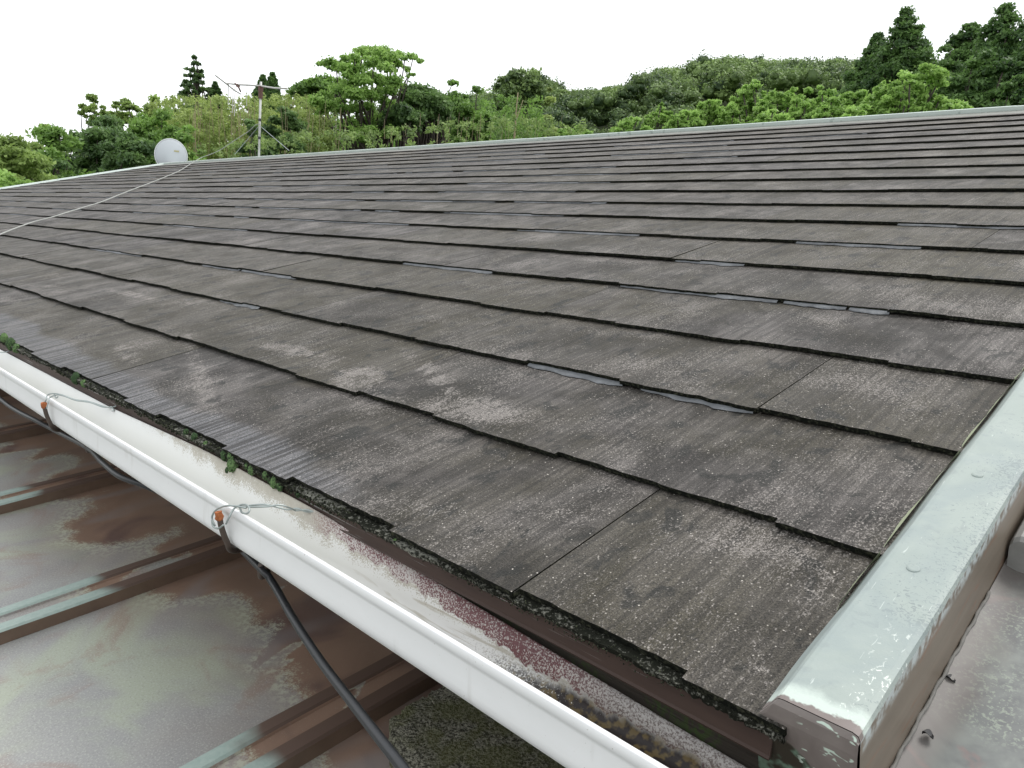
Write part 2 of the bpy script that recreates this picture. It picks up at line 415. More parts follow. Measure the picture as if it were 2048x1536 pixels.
base = t.mix(t.mul(t.step(lines, .56, .64), t.step(gx, .60, .42)), base, (0.50, 0.48, 0.42))
h_ = t.lin(t.z, 0.018, 0.066, 0, 1)                                   # height on the back wall
cov = t.add(t.lin(gx, .18, 1.15, .30, -.50), t.add(t.math('MULTIPLY', h_, .80), t.math('MULTIPLY', t.math('SUBTRACT', mid, .5), .55)))
f1 = t.step(t.add(cov, t.math('MULTIPLY', t.math('SUBTRACT', sp1, .5), .9)), .44, .50)
base = t.mix(t.mul(f1, .9), base, t.mix(t.noise(200, 2), (0.34, 0.31, 0.24), (0.47, 0.44, 0.37)))
cr = t.add(t.lin(gx, .26, .56, .42, .06), t.add(t.math('MULTIPLY', h_, .72), t.math('MULTIPLY', t.math('SUBTRACT', mid, .5), .55)))
f2 = t.mul(t.step(cr, .56, .575), t.step(gx, .64, .56))
red = t.mix(t.noise(60, 3), (0.115, 0.040, 0.045), (0.20, 0.088, 0.092))
red = t.mix(t.step(t.add(sp1, t.math('MULTIPLY', t.noise(18, 2, .5), .45)), .68, .78), red, (0.52, 0.49, 0.46))
base = t.mix(f2, base, red)
# dirt pooled along the inner foot of the lip and towards the right end
gr = t.add(t.lin(gx, .12, .36, 1, 0), t.math('MULTIPLY', t.math('SUBTRACT', t.noise(120, 3), .5), .8))
low2 = t.step(t.add(t.z, t.math('MULTIPLY', t.math('SUBTRACT', mid, .5), .02)), .032, .024)
grey = t.mix(t.step(sp1, .35, .6), (0.16, 0.13, 0.12), (0.50, 0.48, 0.46))
base = t.mix(t.mul(t.step(gx, .31, .25), t.math('SUBTRACT', 1, low2)), base, grey)
base = t.mix(t.mul(t.mul(t.step(gx, .44, .30), low2), t.step(t.add(sp1, t.lin(gx, .44, .24, -.25, .35)), .45, .55)), base,
             t.mix(t.step(t.noise(150, 2), .45, .6), (0.016, 0.010, 0.009), (0.12, 0.085, 0.03)))
M_gin = t.done(base, .55, bump=t.mul(f1, sp1), bstr=.3, bdist=.001)
M_rod = plain('brown_bracket_rod', (0.075, 0.055, 0.045), .45, .3, var=.5, scale=120, bump=.3)
M_rust = plain('orange_rust', (0.33, 0.105, 0.035), .9, var=.5, scale=300, bump=.8)
M_wire = plain('galvanised_wire', (0.33, 0.37, 0.36), .4, .6, var=.3, scale=90)
M_blackcab = plain('black_cable_rubber', (0.010, 0.011, 0.014), .36, var=.3, scale=60)
M_greycab = plain('pale_grey_cable', (0.33, 0.34, 0.32), .6, var=.2)
t = MT('grey_sealant_film')
M_seal = t.done(t.mix(t.noise(60, 3, .6), (0.05, 0.053, 0.058), (0.175, 0.185, 0.195)), .6, bump=t.noise(120, 3), bstr=.9, bdist=.004, spec=.3)
t = MT('moss')
n = t.noise(500, 2, .7)
M_moss = t.done(t.mix(t.step(t.add(n, t.math('MULTIPLY', t.math('SUBTRACT', t.rand(), .5), .25)), .4, .65), (0.035, 0.062, 0.030), (0.13, 0.21, 0.085)), .95, bump=n, bstr=1, bdist=.002, spec=.1)
t = MT('dark_crust')
n = t.noise(350, 3, .7)
M_crust = t.done(t.mix(t.step(n, .4, .68), (0.012, 0.014, 0.010), (0.085, 0.095, 0.06)), .95, bump=n, bstr=1, bdist=.002, spec=.1)
t = MT('mossy_concrete')
n = t.noise(330, 3, .75)
c = t.mix(t.step(n, .38, .66), (0.035, 0.033, 0.025), (0.30, 0.29, 0.23))
c = t.mix(t.mul(t.step(t.noise(30, 3), .42, .62), .6), c, (0.10, 0.105, 0.04))
M_conc = t.done(c, .95, bump=t.add(n, t.noise(60, 3)), bstr=1, bdist=.004, spec=.15)

# ================================================================== the house with the slate roof
BASE = -3.2
house = empty('house', (-4.6, 2.2, BASE), 'single storey house under a weathered dark slate roof filling the picture', 'house')
HB = 0.182; V0 = 0.300; NC = 19; VTOP = 3.725; DROP = 0.0062; TH = 0.0050
def ufar(V): return 10.12 - 0.2 * V
steps_near = {0: [.204, .343, .49, .66, .80, .99, 1.10, 1.38, 1.55, 1.80, 2.1],
              1: [.235, .461, .647, .799, .945, 1.344, 1.60, 1.86, 2.16],
              2: [.197, .343, .517, .669, .901, 1.104, 1.30, 1.457, 1.81, 2.05],
              3: [.28, .462, .66, .80, .946, 1.25, 1.573, 1.83],
              4: [.346, .60, .788, .908, 1.10, 1.396]}
def jitter(n, a):
    q = rng.normal(0, 1, n); q = np.convolve(q, [.25, .5, .25], 'same'); return q * a
sv = []; sf = []; smi = []; st_ = []
for k in range(NC):
    vb = V0 + HB * k
    if vb > VTOP: break
    off = 0.344 + (0.455 if k % 2 else 0) - 0.91
    us = [off + 0.91 * i for i in range(13)]
    uf = ufar(vb)
    st = list(steps_near.get(k, []))
    u = (st[-1] if st else .16) + rng.uniform(.12, .35)
    while u < uf: st.append(u); u += rng.uniform(.12, .42)
    state = rng.integers(0, 2)
    for i in range(12):
        a, b = us[i] + .0006, us[i+1] - .0006
        a, b = max(a, .140), min(b, uf)
        if b - a < .02: continue
        d = .005 if a < 1.3 and k < 6 else (.012 if a < 3 and k < 9 else .05)
        n = max(2, int((b-a)/d))
        uu = list(np.linspace(a, b, n+1))
        for s_ in st:
            if a < s_ < b: uu += [s_ - .0002, s_ + .0002]
        uu = np.array(sorted(uu)); m_ = len(uu)
        idx = np.array([sum(1 for s_ in st if s_ < q) for q in uu])
        prot = np.where(idx % 2 == 0, .0, .0045) + (0.0008*np.sin(uu*31+k*7))
        if k == 0: prot = np.where(idx % 2 == 0, .0005, .0075)
        vv = vb - .002 + prot + jitter(m_, .0007 if d < .02 else .0003)
        lift = abs(rng.normal(0, .0012 if k < 6 else .0007)) * np.clip(1 - np.abs((uu-a)/(b-a) - rng.uniform(0, 1)) * 2, 0, 1) + rng.uniform(0, .0006)
        top = jitter(m_, .00025)
        tv = min(vb + HB + .035, VTOP + .06)
        tn = -DROP * (tv - vb) / HB
        b0 = len(sv)
        for j in range(m_): sv.append((-uu[j], vv[j], lift[j] + top[j]))
        for j in range(m_): sv.append((-uu[j], vb + .03, lift[j]*.8 - DROP*.03/HB))
        for j in range(m_): sv.append((-uu[j], tv, tn))
        for j in range(m_): sv.append((-uu[j], vv[j] + .0004, lift[j] - TH + jitter(1, .0002)[0]))
        for j in range(m_): sv.append((-uu[j], tv, tn - TH))
        tv_ = rng.uniform(0, 1) ** 1.5
        st_ += [tv_] * (5 * m_)
        A = lambda r, j: b0 + r*m_ + j
        for j in range(m_-1):
            sf.append((A(0,j), A(1,j), A(1,j+1), A(0,j+1))); smi.append(0)
            sf.append((A(1,j), A(2,j), A(2,j+1), A(1,j+1))); smi.append(0)
            sf.append((A(3,j), A(0,j), A(0,j+1), A(3,j+1))); smi.append(1)
            sf.append((A(3,j), A(3,j+1), A(4,j+1), A(4,j))); smi.append(1)
        for j in (0, m_-1):
            sf.append((A(0,j), A(1,j), A(2,j), A(4,j), A(3,j))); smi.append(1)
mesh_obj('slate_roof', sv, sf, [M_slate, M_edge], house, RM, smi, attrs={'tint': st_})
# starter course under the first slates
mb = MB(); n = 900; x0, x1 = -ufar(.3), -.14
xs = x0 + (x1 - x0) * (1 - (1 - np.linspace(0, 1, n)) ** 2.2)
e = .2975 + jitter(n, .0012) + .0012*np.sin(xs*17)
vs = []
for i in range(n):
    nn = -.0052 + rng.normal(0, .0003)
    vs += [(xs[i], e[i], -.0090), (xs[i], e[i]-.0003, nn), (xs[i], .36, -.0078), (xs[i], .36, -.013)]
fs = [(4*i+q, 4*i+(q+1) % 4, 4*i+4+(q+1) % 4, 4*i+4+q) for i in range(n-1) for q in range(4)]
mb.add(vs, fs); mb.build('starter_course', M_starter, house, RM)
# deck below the slates (closes the roof volume)
mb = MB()
vs = [(-.15, .32, -.022), (-ufar(.32)+.02, .32, -.022), (-ufar(3.7)+.02, 3.75, -.14), (-.15, 3.75, -.14)]
vs += [(a, b, c-.09) for a, b, c in vs]
mb.add(vs, [(0,3,2,1),(4,5,6,7),(0,1,5,4),(1,2,6,5),(2,3,7,6),(3,0,4,7)])
mb.build('roof_deck', M_wood, house, RM)
# the other slope, behind the ridge
mb = MB(); ry, rz = 3.84*CP, 3.84*SP
vs = [(-.13, ry, rz-.03), (-9.4, ry, rz-.03), (-9.4, ry+4.0, rz-1.23), (-.13, ry+4.0, rz-1.23)]
vs += [(a, b, c-.12) for a, b, c in vs]
mb.add(vs, [(0,1,2,3)[::-1],(4,5,6,7),(0,1,5,4),(1,2,6,5),(2,3,7,6),(3,0,4,7)])
mb.build('rear_roof', M_edge, house)
# walls
mb = MB(); mb.box((-9.2, .50, BASE), (-.35, ry+3.5, .004)); mb.build('wall', M_wall, house)
for xx in (-9.2, -.45):
    mb = MB()
    mb.add([(xx, .50, -.06), (xx, ry+3.5, -.06), (xx, ry, rz-.25), (xx+.1, .50, -.06), (xx+.1, ry+3.5, -.06), (xx+.1, ry, rz-.25)],
           [(0,1,2),(3,5,4),(0,2,5,3),(1,4,5,2),(0,3,4,1)])
    mb.build('gable', M_wall, house)
# drip edge and fascia
mb = MB(); xa, xb = -10.05, -.148
mb.prism([(.2925, .0768), (.2918, .0635), (.2905, .0622), (.2910, .0610), (.2935, .0620), (.2945, .0785), (.33, .089), (.33, .091)], xb, xa, True, 60,
         fn=lambda x, i, y, z: (y + .0006*math.sin(x*9+i*.1), z + .0005*math.sin(x*14)))
mb.build('drip_edge', M_drip, house)
mb = MB(); mb.box((-10.02, .316, .0), (-.125, .334, .078)); mb.build('fascia_board', M_wood, house)
mb = MB(); mb.box((-10.0, .334, .0), (-.13, .52, .012)); mb.build('soffit', M_wood, house)
# verge trim near the camera: box section in roof frame
def verge(u_in, u_out, v0, v1, slant=0, low=-.075):
    mb = MB(); s_ = 1 if u_out < u_in else -1
    prof = [(u_in+.011*s_, -.0012), (u_in+.006*s_, .006), (u_in+.002*s_, .0125), (u_in, .0145), (u_in-.003*s_, .0150), (u_out+.004*s_, .0150), (u_out+.001*s_, .0138), (u_out, .0105)]
    nv = 80
    for i in range(nv+1):
        V = v0 + (v1-v0)*(i/nv)**1.5; du = slant*(V-v0); w = .0005*math.sin(V*23)+.0003*math.sin(V*57)
        mb.v += [(-(u+du+w*(1 if q < 3 else .3)), V, n_) for q, (u, n_) in enumerate(prof)]
    m_ = len(prof)
    for i in range(nv):
        for j in range(m_-1): mb.f.append((i*m_+j, i*m_+j+1, (i+1)*m_+j+1, (i+1)*m_+j)); mb.mi.append(0)
    # side
    b = len(mb.v)
    for i in range(nv+1):
        V = v0 + (v1-v0)*(i/nv)**1.5; du = slant*(V-v0); w = .0005*math.sin(V*23)+.0003*math.sin(V*57)
        mb.v += [(-(u_out+du+w*.3), V, .0105), (-(u_out+du-.0005*s_), V, -.02), (-(u_out+du), V, low)]
    for i in range(nv):
        for j in range(2): mb.f.append((b+i*3+j, b+i*3+j+1, b+i*3+3+j+1, b+i*3+3+j)); mb.mi.append(1)
    # lower end, folded down over the eave
    b = len(mb.v); en = prof[:]
    cx = [(-(u), v0-.0006, n_) for u, n_ in en]
    rows = [cx]
    for dv, dn in ((-.0025, -.0035), (-.0032, -.012), (-.0028, -.030), (-.002, low*.75)):
        row = []
        for (x, v, n_) in cx:
            lowest = low*.55 if x < -(u_in - .001) or True else low
            nn = 0.0150 + dn if n_ > .012 else min(n_, .0150+dn)
            row.append((x, v0+dv, nn))
        rows.append(row)
    for r in rows: mb.v += r
    for i in range(len(rows)-1):
        for j in range(m_-1): mb.f.append((b+i*m_+j+1, b+i*m_+j, b+(i+1)*m_+j, b+(i+1)*m_+j+1)); mb.mi.append(2)
    return mb
vt = verge(.1460, .1030, .3035, 3.80).build('verge_trim', [M_trim, M_trimside, M_trimend], house, RM)
vt['label'] = 'mint patina copper verge trim with a bare brown side'
for (u_, v_) in ((.128, .455), (.129, .60), (.127, .83), (.129, 1.25), (.128, 1.8)):
    mb = MB(); mb.tube([(-u_, v_, .0149), (-u_, v_, .0156), (-u_, v_, .0160)], [.0042, .0040, .0030], 14)
    mb.build('nail_head', M_trim, vt, RM, smooth=False)
for a, b in ((.49, .66), (.67, .86), (.87, 1.3), (.41, .48)):
    mb = MB(); n = 60; vs = []
    for i in range(n+1):
        V = a+(b-a)*i/n; w = .0006+(.0012+.0016*abs(math.sin(V*37+a))+rng.uniform(0, .0007))*(math.sin(math.pi*i/n)**.3 if 0 < i < n else 0)
        vs += [(-(.1575+w), V, .0006-DROP*((V-V0) % HB)/HB), (-(.1565), V, .0045)]
    mb.add(vs, [(2*i, 2*i+1, 2*i+3, 2*i+2) for i in range(n)])
    mb.build('edge_sealant', M_ysea, house, RM)
vf = verge(9.98, 10.03, .31, 3.80, slant=-.2, low=-.06)
vf.build('verge_trim', [M_ridge, M_ridge_side, M_ridge_side], house, RM)['label'] = 'pale far verge trim running down to the left'
# ridge cap and its base flashing, in lengths
cuts = [-.10, .82, 2.2, 3.55, 4.7, 6.2, 7.7, 9.42]
for i in range(len(cuts)-1):
    a, b = cuts[i], cuts[i+1]; h_ = .0015*(i % 2)
    mb = MB()
    mb.prism([(3.737, -.004), (3.735, .0165+h_*.6), (3.740, .0185+h_*.6), (3.83, .0085+h_*.6), (3.97, -.045), (3.965, -.07)], -a+.002, -b-.012*(i % 2), True, 8)
    mb.build('ridge_cap', M_ridge, house, RM)
mb = MB()
mb.prism([(3.66, -.0042), (3.66, -.0025), (3.73, .001), (3.73, -.006)], -.15, -9.38, True, 30, fn=lambda x, i, y, z: (y+.002*math.sin(x*3), z))
mb.build('ridge_flashing', M_rlow, house, RM)
# grey sealant film squeezed out below slate edges
def seal(k, ua, ub, w=.010, seed=0):
    r = random.Random(seed); n = max(6, int((ub-ua)/.008)) if ua < 3 else 8
    V = V0 + HB*k; vs = []
    for i in range(n+1):
        s_ = i/n; e = (math.sin(math.pi*s_))**.35 if 0 < s_ < 1 else 0
        ww = w*.62*e*(.35+.9*s_ if ub < 2 else .9)*(.7+.5*r.random())*(.75+.4*math.sin(s_*17+seed)) + .0006
        u = ub+(ua-ub)*s_
        nb = -DROP*.99 - DROP*(-ww)/HB*(-1)
        vs += [(-u, V-.002-ww, -DROP+DROP*ww/HB+.0009+.0006*r.random()), (-u, V-.002-ww*.5, -DROP*.80+.0010+.0008*r.random()), (-u, V+.0015, -.0022), (-u, V+.012, -.0040)]
    m_ = MB(); m_.add(vs, [(4*i+q, 4*i+q+1, 4*i+5+q, 4*i+4+q) for i in range(n) for q in range(3)])
    o = m_.build('sealant_strip', M_seal, house, RM, smooth=True)
    return o
nearseal = [(2, .513, .666, .010), (2, .348, .487, .013), (4, .50, .784, .011), (4, .40, .49, .012), (4, .343, .396, .016), (2, 1.388, 1.554, .012), (3, 1.82, 2.03, .012), (3, 1.55, 1.81, .011),
            (5, .65, .79, .012), (6, 1.0, 1.376, .010), (3, 2.455, 2.918, .010), (4, 1.10, 1.39, .010), (6, .42, .64, .009), (7, .30, .52, .010)]
for i, (k, a, b, w_) in enumerate(nearseal): seal(k, a, b, w_, i)
r_ = random.Random(5); cnt = len(nearseal)
for k in range(5, NC):
    u = r_.uniform(.9, 2.4) if k > 6 else r_.uniform(1.6, 3)
    while u < ufar(V0+HB*k)-.5 and cnt < 98:
        L = r_.uniform(.12, .9); seal(k, u, u+L, r_.uniform(.008, .014), cnt); cnt += 1
        u += L + r_.uniform(.05, 2.4)*r_.random()+.05

# ================================================================== rain gutter along the eave
gut = empty('rain_gutter', (-5, .25, .01), 'long white plastic gutter with stained inside along the slate eave', 'gutter')
tab = np.array([(-.3, .312, .018), (.21, .308, .0385), (.346, .303, .048), (.52, .296, .061), (.62, .2885, .0697), (.85, .2880, .0720), (1.16, .2880, .063), (1.8, .288, .061), (10.2, .288, .060)])
def rim(U): return np.interp(U, tab[:, 0], tab[:, 1]), np.interp(U, tab[:, 0], tab[:, 2])
LY, LZ = .2350, .0632
def gut_fn(x, i, y, z):
    U = -x; ry_, rz_ = rim(U)
    if i >= 100: return y, z
    return y, z
def gutter_sheet(prof_fn, name, mat, thick):
    xs = np.concatenate([np.linspace(.2, -1.5, 60), np.linspace(-1.6, -10.05, 40)]); rows = [prof_fn(-x) for x in xs]; m_ = len(rows[0])
    vs = [(x, y, z) for x, r in zip(xs, rows) for (y, z) in r]
    fs = [(j*m_+i, j*m_+i+1, (j+1)*m_+i+1, (j+1)*m_+i) for j in range(len(xs)-1) for i in range(m_-1)]
    return mesh_obj(name, vs, fs, mat, gut, smooth=True)
def arc(cy, cz, r, a0, a1, n): return [(cy+r*math.cos(R(a0+(a1-a0)*i/n)), cz+r*math.sin(R(a0+(a1-a0)*i/n))) for i in range(n+1)]
def outer(U):
    ry_, rz_ = rim(U)
    p = [(LY+.0035, LZ-.0012), (LY+.003, LZ), (LY, LZ), (LY-.0006, LZ-.0008), (LY-.0006, LZ-.0072), (LY+.0003, LZ-.0080)]
    p += [(LY+.0009, LZ-.011), (LY+.0011, .040)] + arc(LY+.0172, .034, .0160, 180, 270, 10)[0:]
    p += [(ry_-.022, .0178)] + arc(ry_-.014, .030, .0125, 270, 358, 6) + [(ry_+.001, rz_)]
    return p
def inner(U):
    ry_, rz_ = rim(U)
    p = [(LY+.0035, LZ-.0012), (LY+.0035, LZ-.010)] + arc(LY+.0180, .034, .0145, 180, 270, 10)
    p += [(ry_-.022, .0193)] + arc(ry_-.015, .031, .0118, 270, 358, 6) + [(ry_-.0008, rz_), (ry_+.001, rz_)]
    return p
gutter_sheet(outer, 'gutter_shell', M_gut, 0)
gutter_sheet(inner, 'gutter_lining', M_gin, 0)
# hangers: a brown rod hooked round the gutter, rusty tip, wire tied back to the eave
def gp(a, y): return on_y(a[0], a[1], y)
def hanger(U, wire, tipcol, label=None):
    mb = MB()
    pts = [(LY-.0085, LZ-.0105), (LY-.0070, LZ-.020), (LY-.0045, .034)] + [(q[0]-.0030, q[1]-.0035) for q in arc(LY+.0172, .034, .0165, 190, 265, 8)] + [(.285, .013), (.30, .018), (.305, .05)]
    path = spline([(-U + .004*math.sin(i*.4), y, z) for i, (y, z) in enumerate(pts)], 4)
    mb.tube(path, .0030, 8)
    br = mb.build('gutter_bracket', M_rod, gut, smooth=True)
    mb = MB(); c = np.array((-U, LY-.0090, LZ-.0078))
    pts = [c+np.array((0, .0012, -.0045)), c+np.array((0, .0003, -.0026)), c+np.array((0, -.0006, .0012)), c+np.array((0, -.0014, .0038))]
    mb.tube(pts, [.0034, .0045, .0042, .0030], 6); mb.v = [tuple(np.array(q)+rng.normal(0, .0005, 3)) for q in mb.v]
    mb.build('rusty_tip', M_rust, br)
    for w in wire:
        mb = MB(); mb.tube(spline(w, 6), .00095, 6); mb.build('tie_wire', M_wire, br, smooth=True)
    return br
def W_(l): return [gp((a, b), y) for a, b, y in l]
wire1 = [W_([(430, 1052, .226), (424, 1035, .225), (432, 1020, .226), (450, 1012, .229), (470, 1012, .232), (492, 1016, .236)]),
         W_([(452, 1048, .226), (458, 1035, .227), (466, 1020, .231), (474, 1012, .234)]),
         W_([(424, 1040, .225), (426, 1052, .2245), (436, 1057, .2245), (447, 1050, .2245)]),
         W_([(470, 1014, .235), (485, 1009, .238), (495, 1011, .238), (499, 1020, .236), (494, 1027, .234), (484, 1025, .234), (480, 1017, .236)]),
         W_([(478, 1016, .236), (500, 1011, .244), (530, 1009, .252), (550, 1013, .262), (575, 1019, .272), (595, 1017, .280), (612, 1023, .286), (634, 1024, .291)]),
         W_([(480, 1013, .237), (505, 1014, .244), (535, 1013, .252), (560, 1010, .262), (580, 1016, .272), (592, 1021, .280), (615, 1020, .286), (636, 1026, .291)])]
U1 = -gp((438, 1046), .226)[0]
hanger(U1, wire1, 1)
wire2 = [W_([(84, 814, .226), (92, 800, .228), (95, 790, .232), (108, 787, .237), (125, 790, .243), (150, 799, .255), (178, 803, .268), (205, 812, .280), (222, 815, .287), (232, 812, .290)]),
         W_([(93, 818, .226), (97, 803, .229), (100, 795, .232), (113, 790, .238), (128, 792, .244), (152, 801, .255), (180, 805, .268), (206, 814, .280), (226, 814, .288)]),
         W_([(108, 788, .237), (112, 796, .236), (116, 793, .237)]), W_([(222, 813, .288), (228, 820, .286), (224, 822, .285)])]
U2 = -gp((88, 816), .226)[0]
hanger(U2, wire2, 1)
wire3 = [W_([(-30, 700, .262), (5, 705, .275), (22, 700, .288)])]
DU = U2 - U1
for i in range(2, 12):
    U = U1 + DU*i
    if U < 9.9: hanger(U, wire3 if i == 2 else [[(-U, .226, .055), (-U-.004, .229, .066), (-U-.012, .245, .066), (-U-.03, .288, .064)]], 1)
for px, py in ((522, 1140), (175, 892)):                     # hook ends showing under the gutter
    p = on_y(px, py, .262); mb = MB()
    mb.tube(spline([p+np.array((0, .010, .012)), p+np.array((0, .001, .006)), p+np.array((0, 0, -.004)), p+np.array((-.004, .004, -.009)), p+np.array((-.008, .012, -.007))], 5), .0036, 8)
    mb.build('cable_hook', M_rod, gut, smooth=True)

# black cable: slung under the gutter, then hanging free towards the camera
pts = [on_y(-250, 640, .27), on_y(-120, 715, .262), on_y(-40, 765, .250), on_y(20, 813, .252), on_y(70, 840, .258), on_y(112, 862, .270), on_y(176, 896, .262), on_y(205, 925, .250), on_y(240, 953, .247), on_y(292, 972, .262), on_y(350, 1000, .285), on_y(440, 1060, .290),
       on_y(520, 1136, .262)]
for px, py, d in ((545, 1165, .80), (585, 1235, .74), (640, 1320, .68), (700, 1400, .62), (760, 1478, .57), (815, 1550, .53), (870, 1640, .50)):
    pts.append(CAM + ray(px, py)*d)
mb = MB(); mb.tube(spline(pts, 6), .0037, 12)
tag(mb.build('power_cable', M_blackcab, smooth=True), 'black rubber cable hanging out from under the white gutter', 'cable')

# ================================================================== moss along the eave
def moss(px, py, r, y=.288, dark=False):
    p = on_y(px, py, y); r = 1.0*r*np.linalg.norm(p-CAM)/FPX
    n1, n2 = 14, 10; vs = []; fs = []
    for i in range(n2+1):
        th = math.pi*i/n2
        for j in range(n1):
            ph = 2*math.pi*j/n1; k = r*(1+rng.normal(0, .09))
            vs.append((k*math.sin(th)*math.cos(ph), k*math.sin(th)*math.sin(ph)*.85, k*math.cos(th)*1.12))
    for i in range(n2):
        for j in range(n1): fs.append((i*n1+j, i*n1+(j+1) % n1, (i+1)*n1+(j+1) % n1, (i+1)*n1+j))
    o = mesh_obj('moss_clump', vs, fs, M_moss, None, Matrix.Translation(Vector(p)), smooth=True)
    return o
MOSS = [((8, 676, 7), 'green moss tuft at the extreme left end of the eave'), ((22, 688, 9), 'rounded green moss tuft, one of a pair at the far left eave'),
        ((33, 697, 7), 'smaller moss tuft beside the pair at the far left eave'),
        ((152, 757, 9), 'bright green moss tuft above the left wire tie'), ((168, 767, 6), 'small moss tuft right of the bright one above the left tie'),
        ((372, 865, 6), 'small moss tuft, first of two at the middle of the eave'), ((389, 874, 7), 'moss tuft, second of two at the middle of the eave'),
        ((411, 888, 5), 'tiny single green moss tuft halfway along the eave'),
        ((449, 911, 9), 'upright green moss tuft at the top of the largest clump'), ((461, 913, 7), 'light green moss tuft behind the largest clump'),
        ((467, 929, 13), 'largest dark moss clump hanging over the gutter'), ((456, 940, 6), 'dark moss bud below the largest clump'),
        ((494, 932, 6), 'small green moss tuft right of the largest clump'), ((504, 940, 9), 'grey green moss ball between two bigger clumps'),
        ((532, 951, 8), 'leaning moss tuft just left of the tall bright clump'), ((540, 960, 6), 'dark moss bud between leaning tuft and tall clump'),
        ((549, 965, 10), 'tall bright green moss clump nearest the ledge'), ((560, 973, 8), 'dark moss lump on the right of the tall bright clump'),
        ((596, 990, 5), 'small moss bud on the ledge right of all clumps'), ((790, 1082, 5), 'lone tiny moss bud nearest the slate step')]
for (q, lab) in MOSS: tag(moss(*q), lab, 'moss', 'moss tufts along the slate eave')
# ragged dark crust on the ledge, uncountable
cv = []; cf = []
for i in range(2600):
    U = .2 + abs(rng.normal(0, 1))*1.1 if i % 3 else rng.uniform(.2, 6)
    v, n_ = .2972 + rng.normal(0, .0009), -.0085 + rng.uniform(-.0025, .003)
    if i % 4 == 0: v, n_ = rng.uniform(.2985, .301), rng.uniform(-.005, -.0005)
    r = rng.uniform(.0004, .0013) * (1.3 if .55 < U < 2.3 else .7)
    p = uvn(U, v, n_); b = len(cv)
    for d in ((1,0,0),(-1,0,0),(0,1,0),(0,-1,0),(0,0,1),(0,0,-1)): cv.append(p+np.array(d)*r*rng.uniform(.7, 1.3))
    for f in ((0,2,4),(2,1,4),(1,3,4),(3,0,4),(2,0,5),(1,2,5),(3,1,5),(0,3,5)): cf.append([b+q for q in f])
tag(mesh_obj('moss_crust', cv, np.array(cf), M_crust), 'ragged dark moss crust along the slate eave ledge', 'moss crust', None, 'stuff')

# ================================================================== lower copper roof, left
LP = R(7.5); LH = .55
LC = np.array([0, CAM[1], CAM[2] - LH/math.cos(LP)])             # point of the plane under the camera
LM = Matrix.Translation(Vector(LC)) @ Matrix.Rotation(LP, 4, 'X')     # frame: x, y along the fall, z normal
yoff = CAM[1]                                                     # so that material y (local) + CAM.y ~ world y
annex = empty('annex', (-2.5, -1.0, BASE), 'low annex roofed in brown and grey patina copper below the gutter', 'annex')
MEYE = Matrix.Translation(Vector((0, 0, LC[2] - CAM[1]*math.tan(LP)))) @ Matrix.Rotation(LP, 4, 'X')   # same plane, origin at y=0
mb = MB(); n = 30
seams = [-.321, .134, .589, 1.044, 1.504, 1.955, 2.41, 2.865, 3.32, 3.775, 4.23]
mb.box((-4.6, -2.6, -.012), (.55, .52, 0)); mb.build('roof_sheet', M_cop, annex, MEYE)
for U in seams:
    mb = MB()
    w, h = .065, .020
    prof = [(-U-.001, 0), (-U-.0005, h*.55), (-U+.0, h-.003), (-U-.0022, h), (-U-.0185, h+.0005), (-U-.0205, h-.002), (-U-.0212, h-.0055), (-U-.0435, h-.0050), (-U-.0442, h-.002), (-U-.0465, h+.0005), (-U-.062, h), (-U-.0650, h-.003), (-U-.0655, h*.5), (-U-.066, 0)]
    rows = np.linspace(-2.6, .515, 60); m_ = len(prof)
    for y in rows: mb.v += [(x + .0004*math.sin(y*30+i), y, z + .0005*math.sin(y*17+i*.3)) for i, (x, z) in enumerate(prof)]
    for i in range(len(rows)-1):
        for j in range(m_-1):
            mb.f.append((i*m_+j+1, i*m_+j, (i+1)*m_+j, (i+1)*m_+j+1)); mb.mi.append(1 if j in (2, 3, 4, 8, 9, 10) else (2 if j in (0, 1, 11, 12) else 0))
    mb.f.append(tuple(range(m_))); mb.mi.append(0)
    mb.build('seam_cap', [M_cop2, M_lip, M_copside], annex, MEYE)
mb = MB(); mb.box((-4.5, -2.5, BASE), (.45, .50, -.62)); mb.build('wall', M_wall, annex)

# lump of mossy concrete lying under the gutter
n = np.array([0, -math.sin(LP), math.cos(LP)])
def on_low(px, py, dh=0):
    r = ray(px, py); return CAM + r*(-(LH-dh)/(r @ n))
mb = MB(); dh = .045
pl = [on_low(a, b, dh) for a, b in ((868, 1376), (850, 1390), (818, 1404), (795, 1424), (781, 1436), (782, 1455), (777, 1475), (790, 1505), (815, 1530), (850, 1580), (900, 1700))]
pl += [np.array((-.16, .18, -.15)), np.array((-.14, .49, -.10)), np.array((-.40, .49, -.10)), np.array((-.52, .45, -.11))]
ring = []
for i in range(len(pl)):
    a, b = pl[i], pl[(i+1) % len(pl)]
    for s_ in range(4):
        ring.append(a+(b-a)*s_/4 + np.array([rng.normal(0, .0012), rng.normal(0, .0012), 0]))
cen = sum(ring)/len(ring); L = len(ring); vs = []
for f, dz in ((1.0, -.062), (1.0, -.006), (.992, -.0015), (.97, 0), (.7, .003), (.35, .002)):
    for p in ring: vs.append(cen+(p-cen)*f*np.array([1, 1, 1])+n*(dz + (rng.normal(0, .0007) if f > .99 else 0)))
vs.append(cen+n*.002)
fs = [(i*L+j, i*L+(j+1) % L, (i+1)*L+(j+1) % L, (i+1)*L+j) for i in range(5) for j in range(L)] + [(5*L+j, 5*L+(j+1) % L, 6*L) for j in range(L)]
mb.add(vs, fs); tag(mb.build('concrete_slab', M_conc), 'rough mossy concrete slab lying on the copper roof under the gutter', 'concrete')

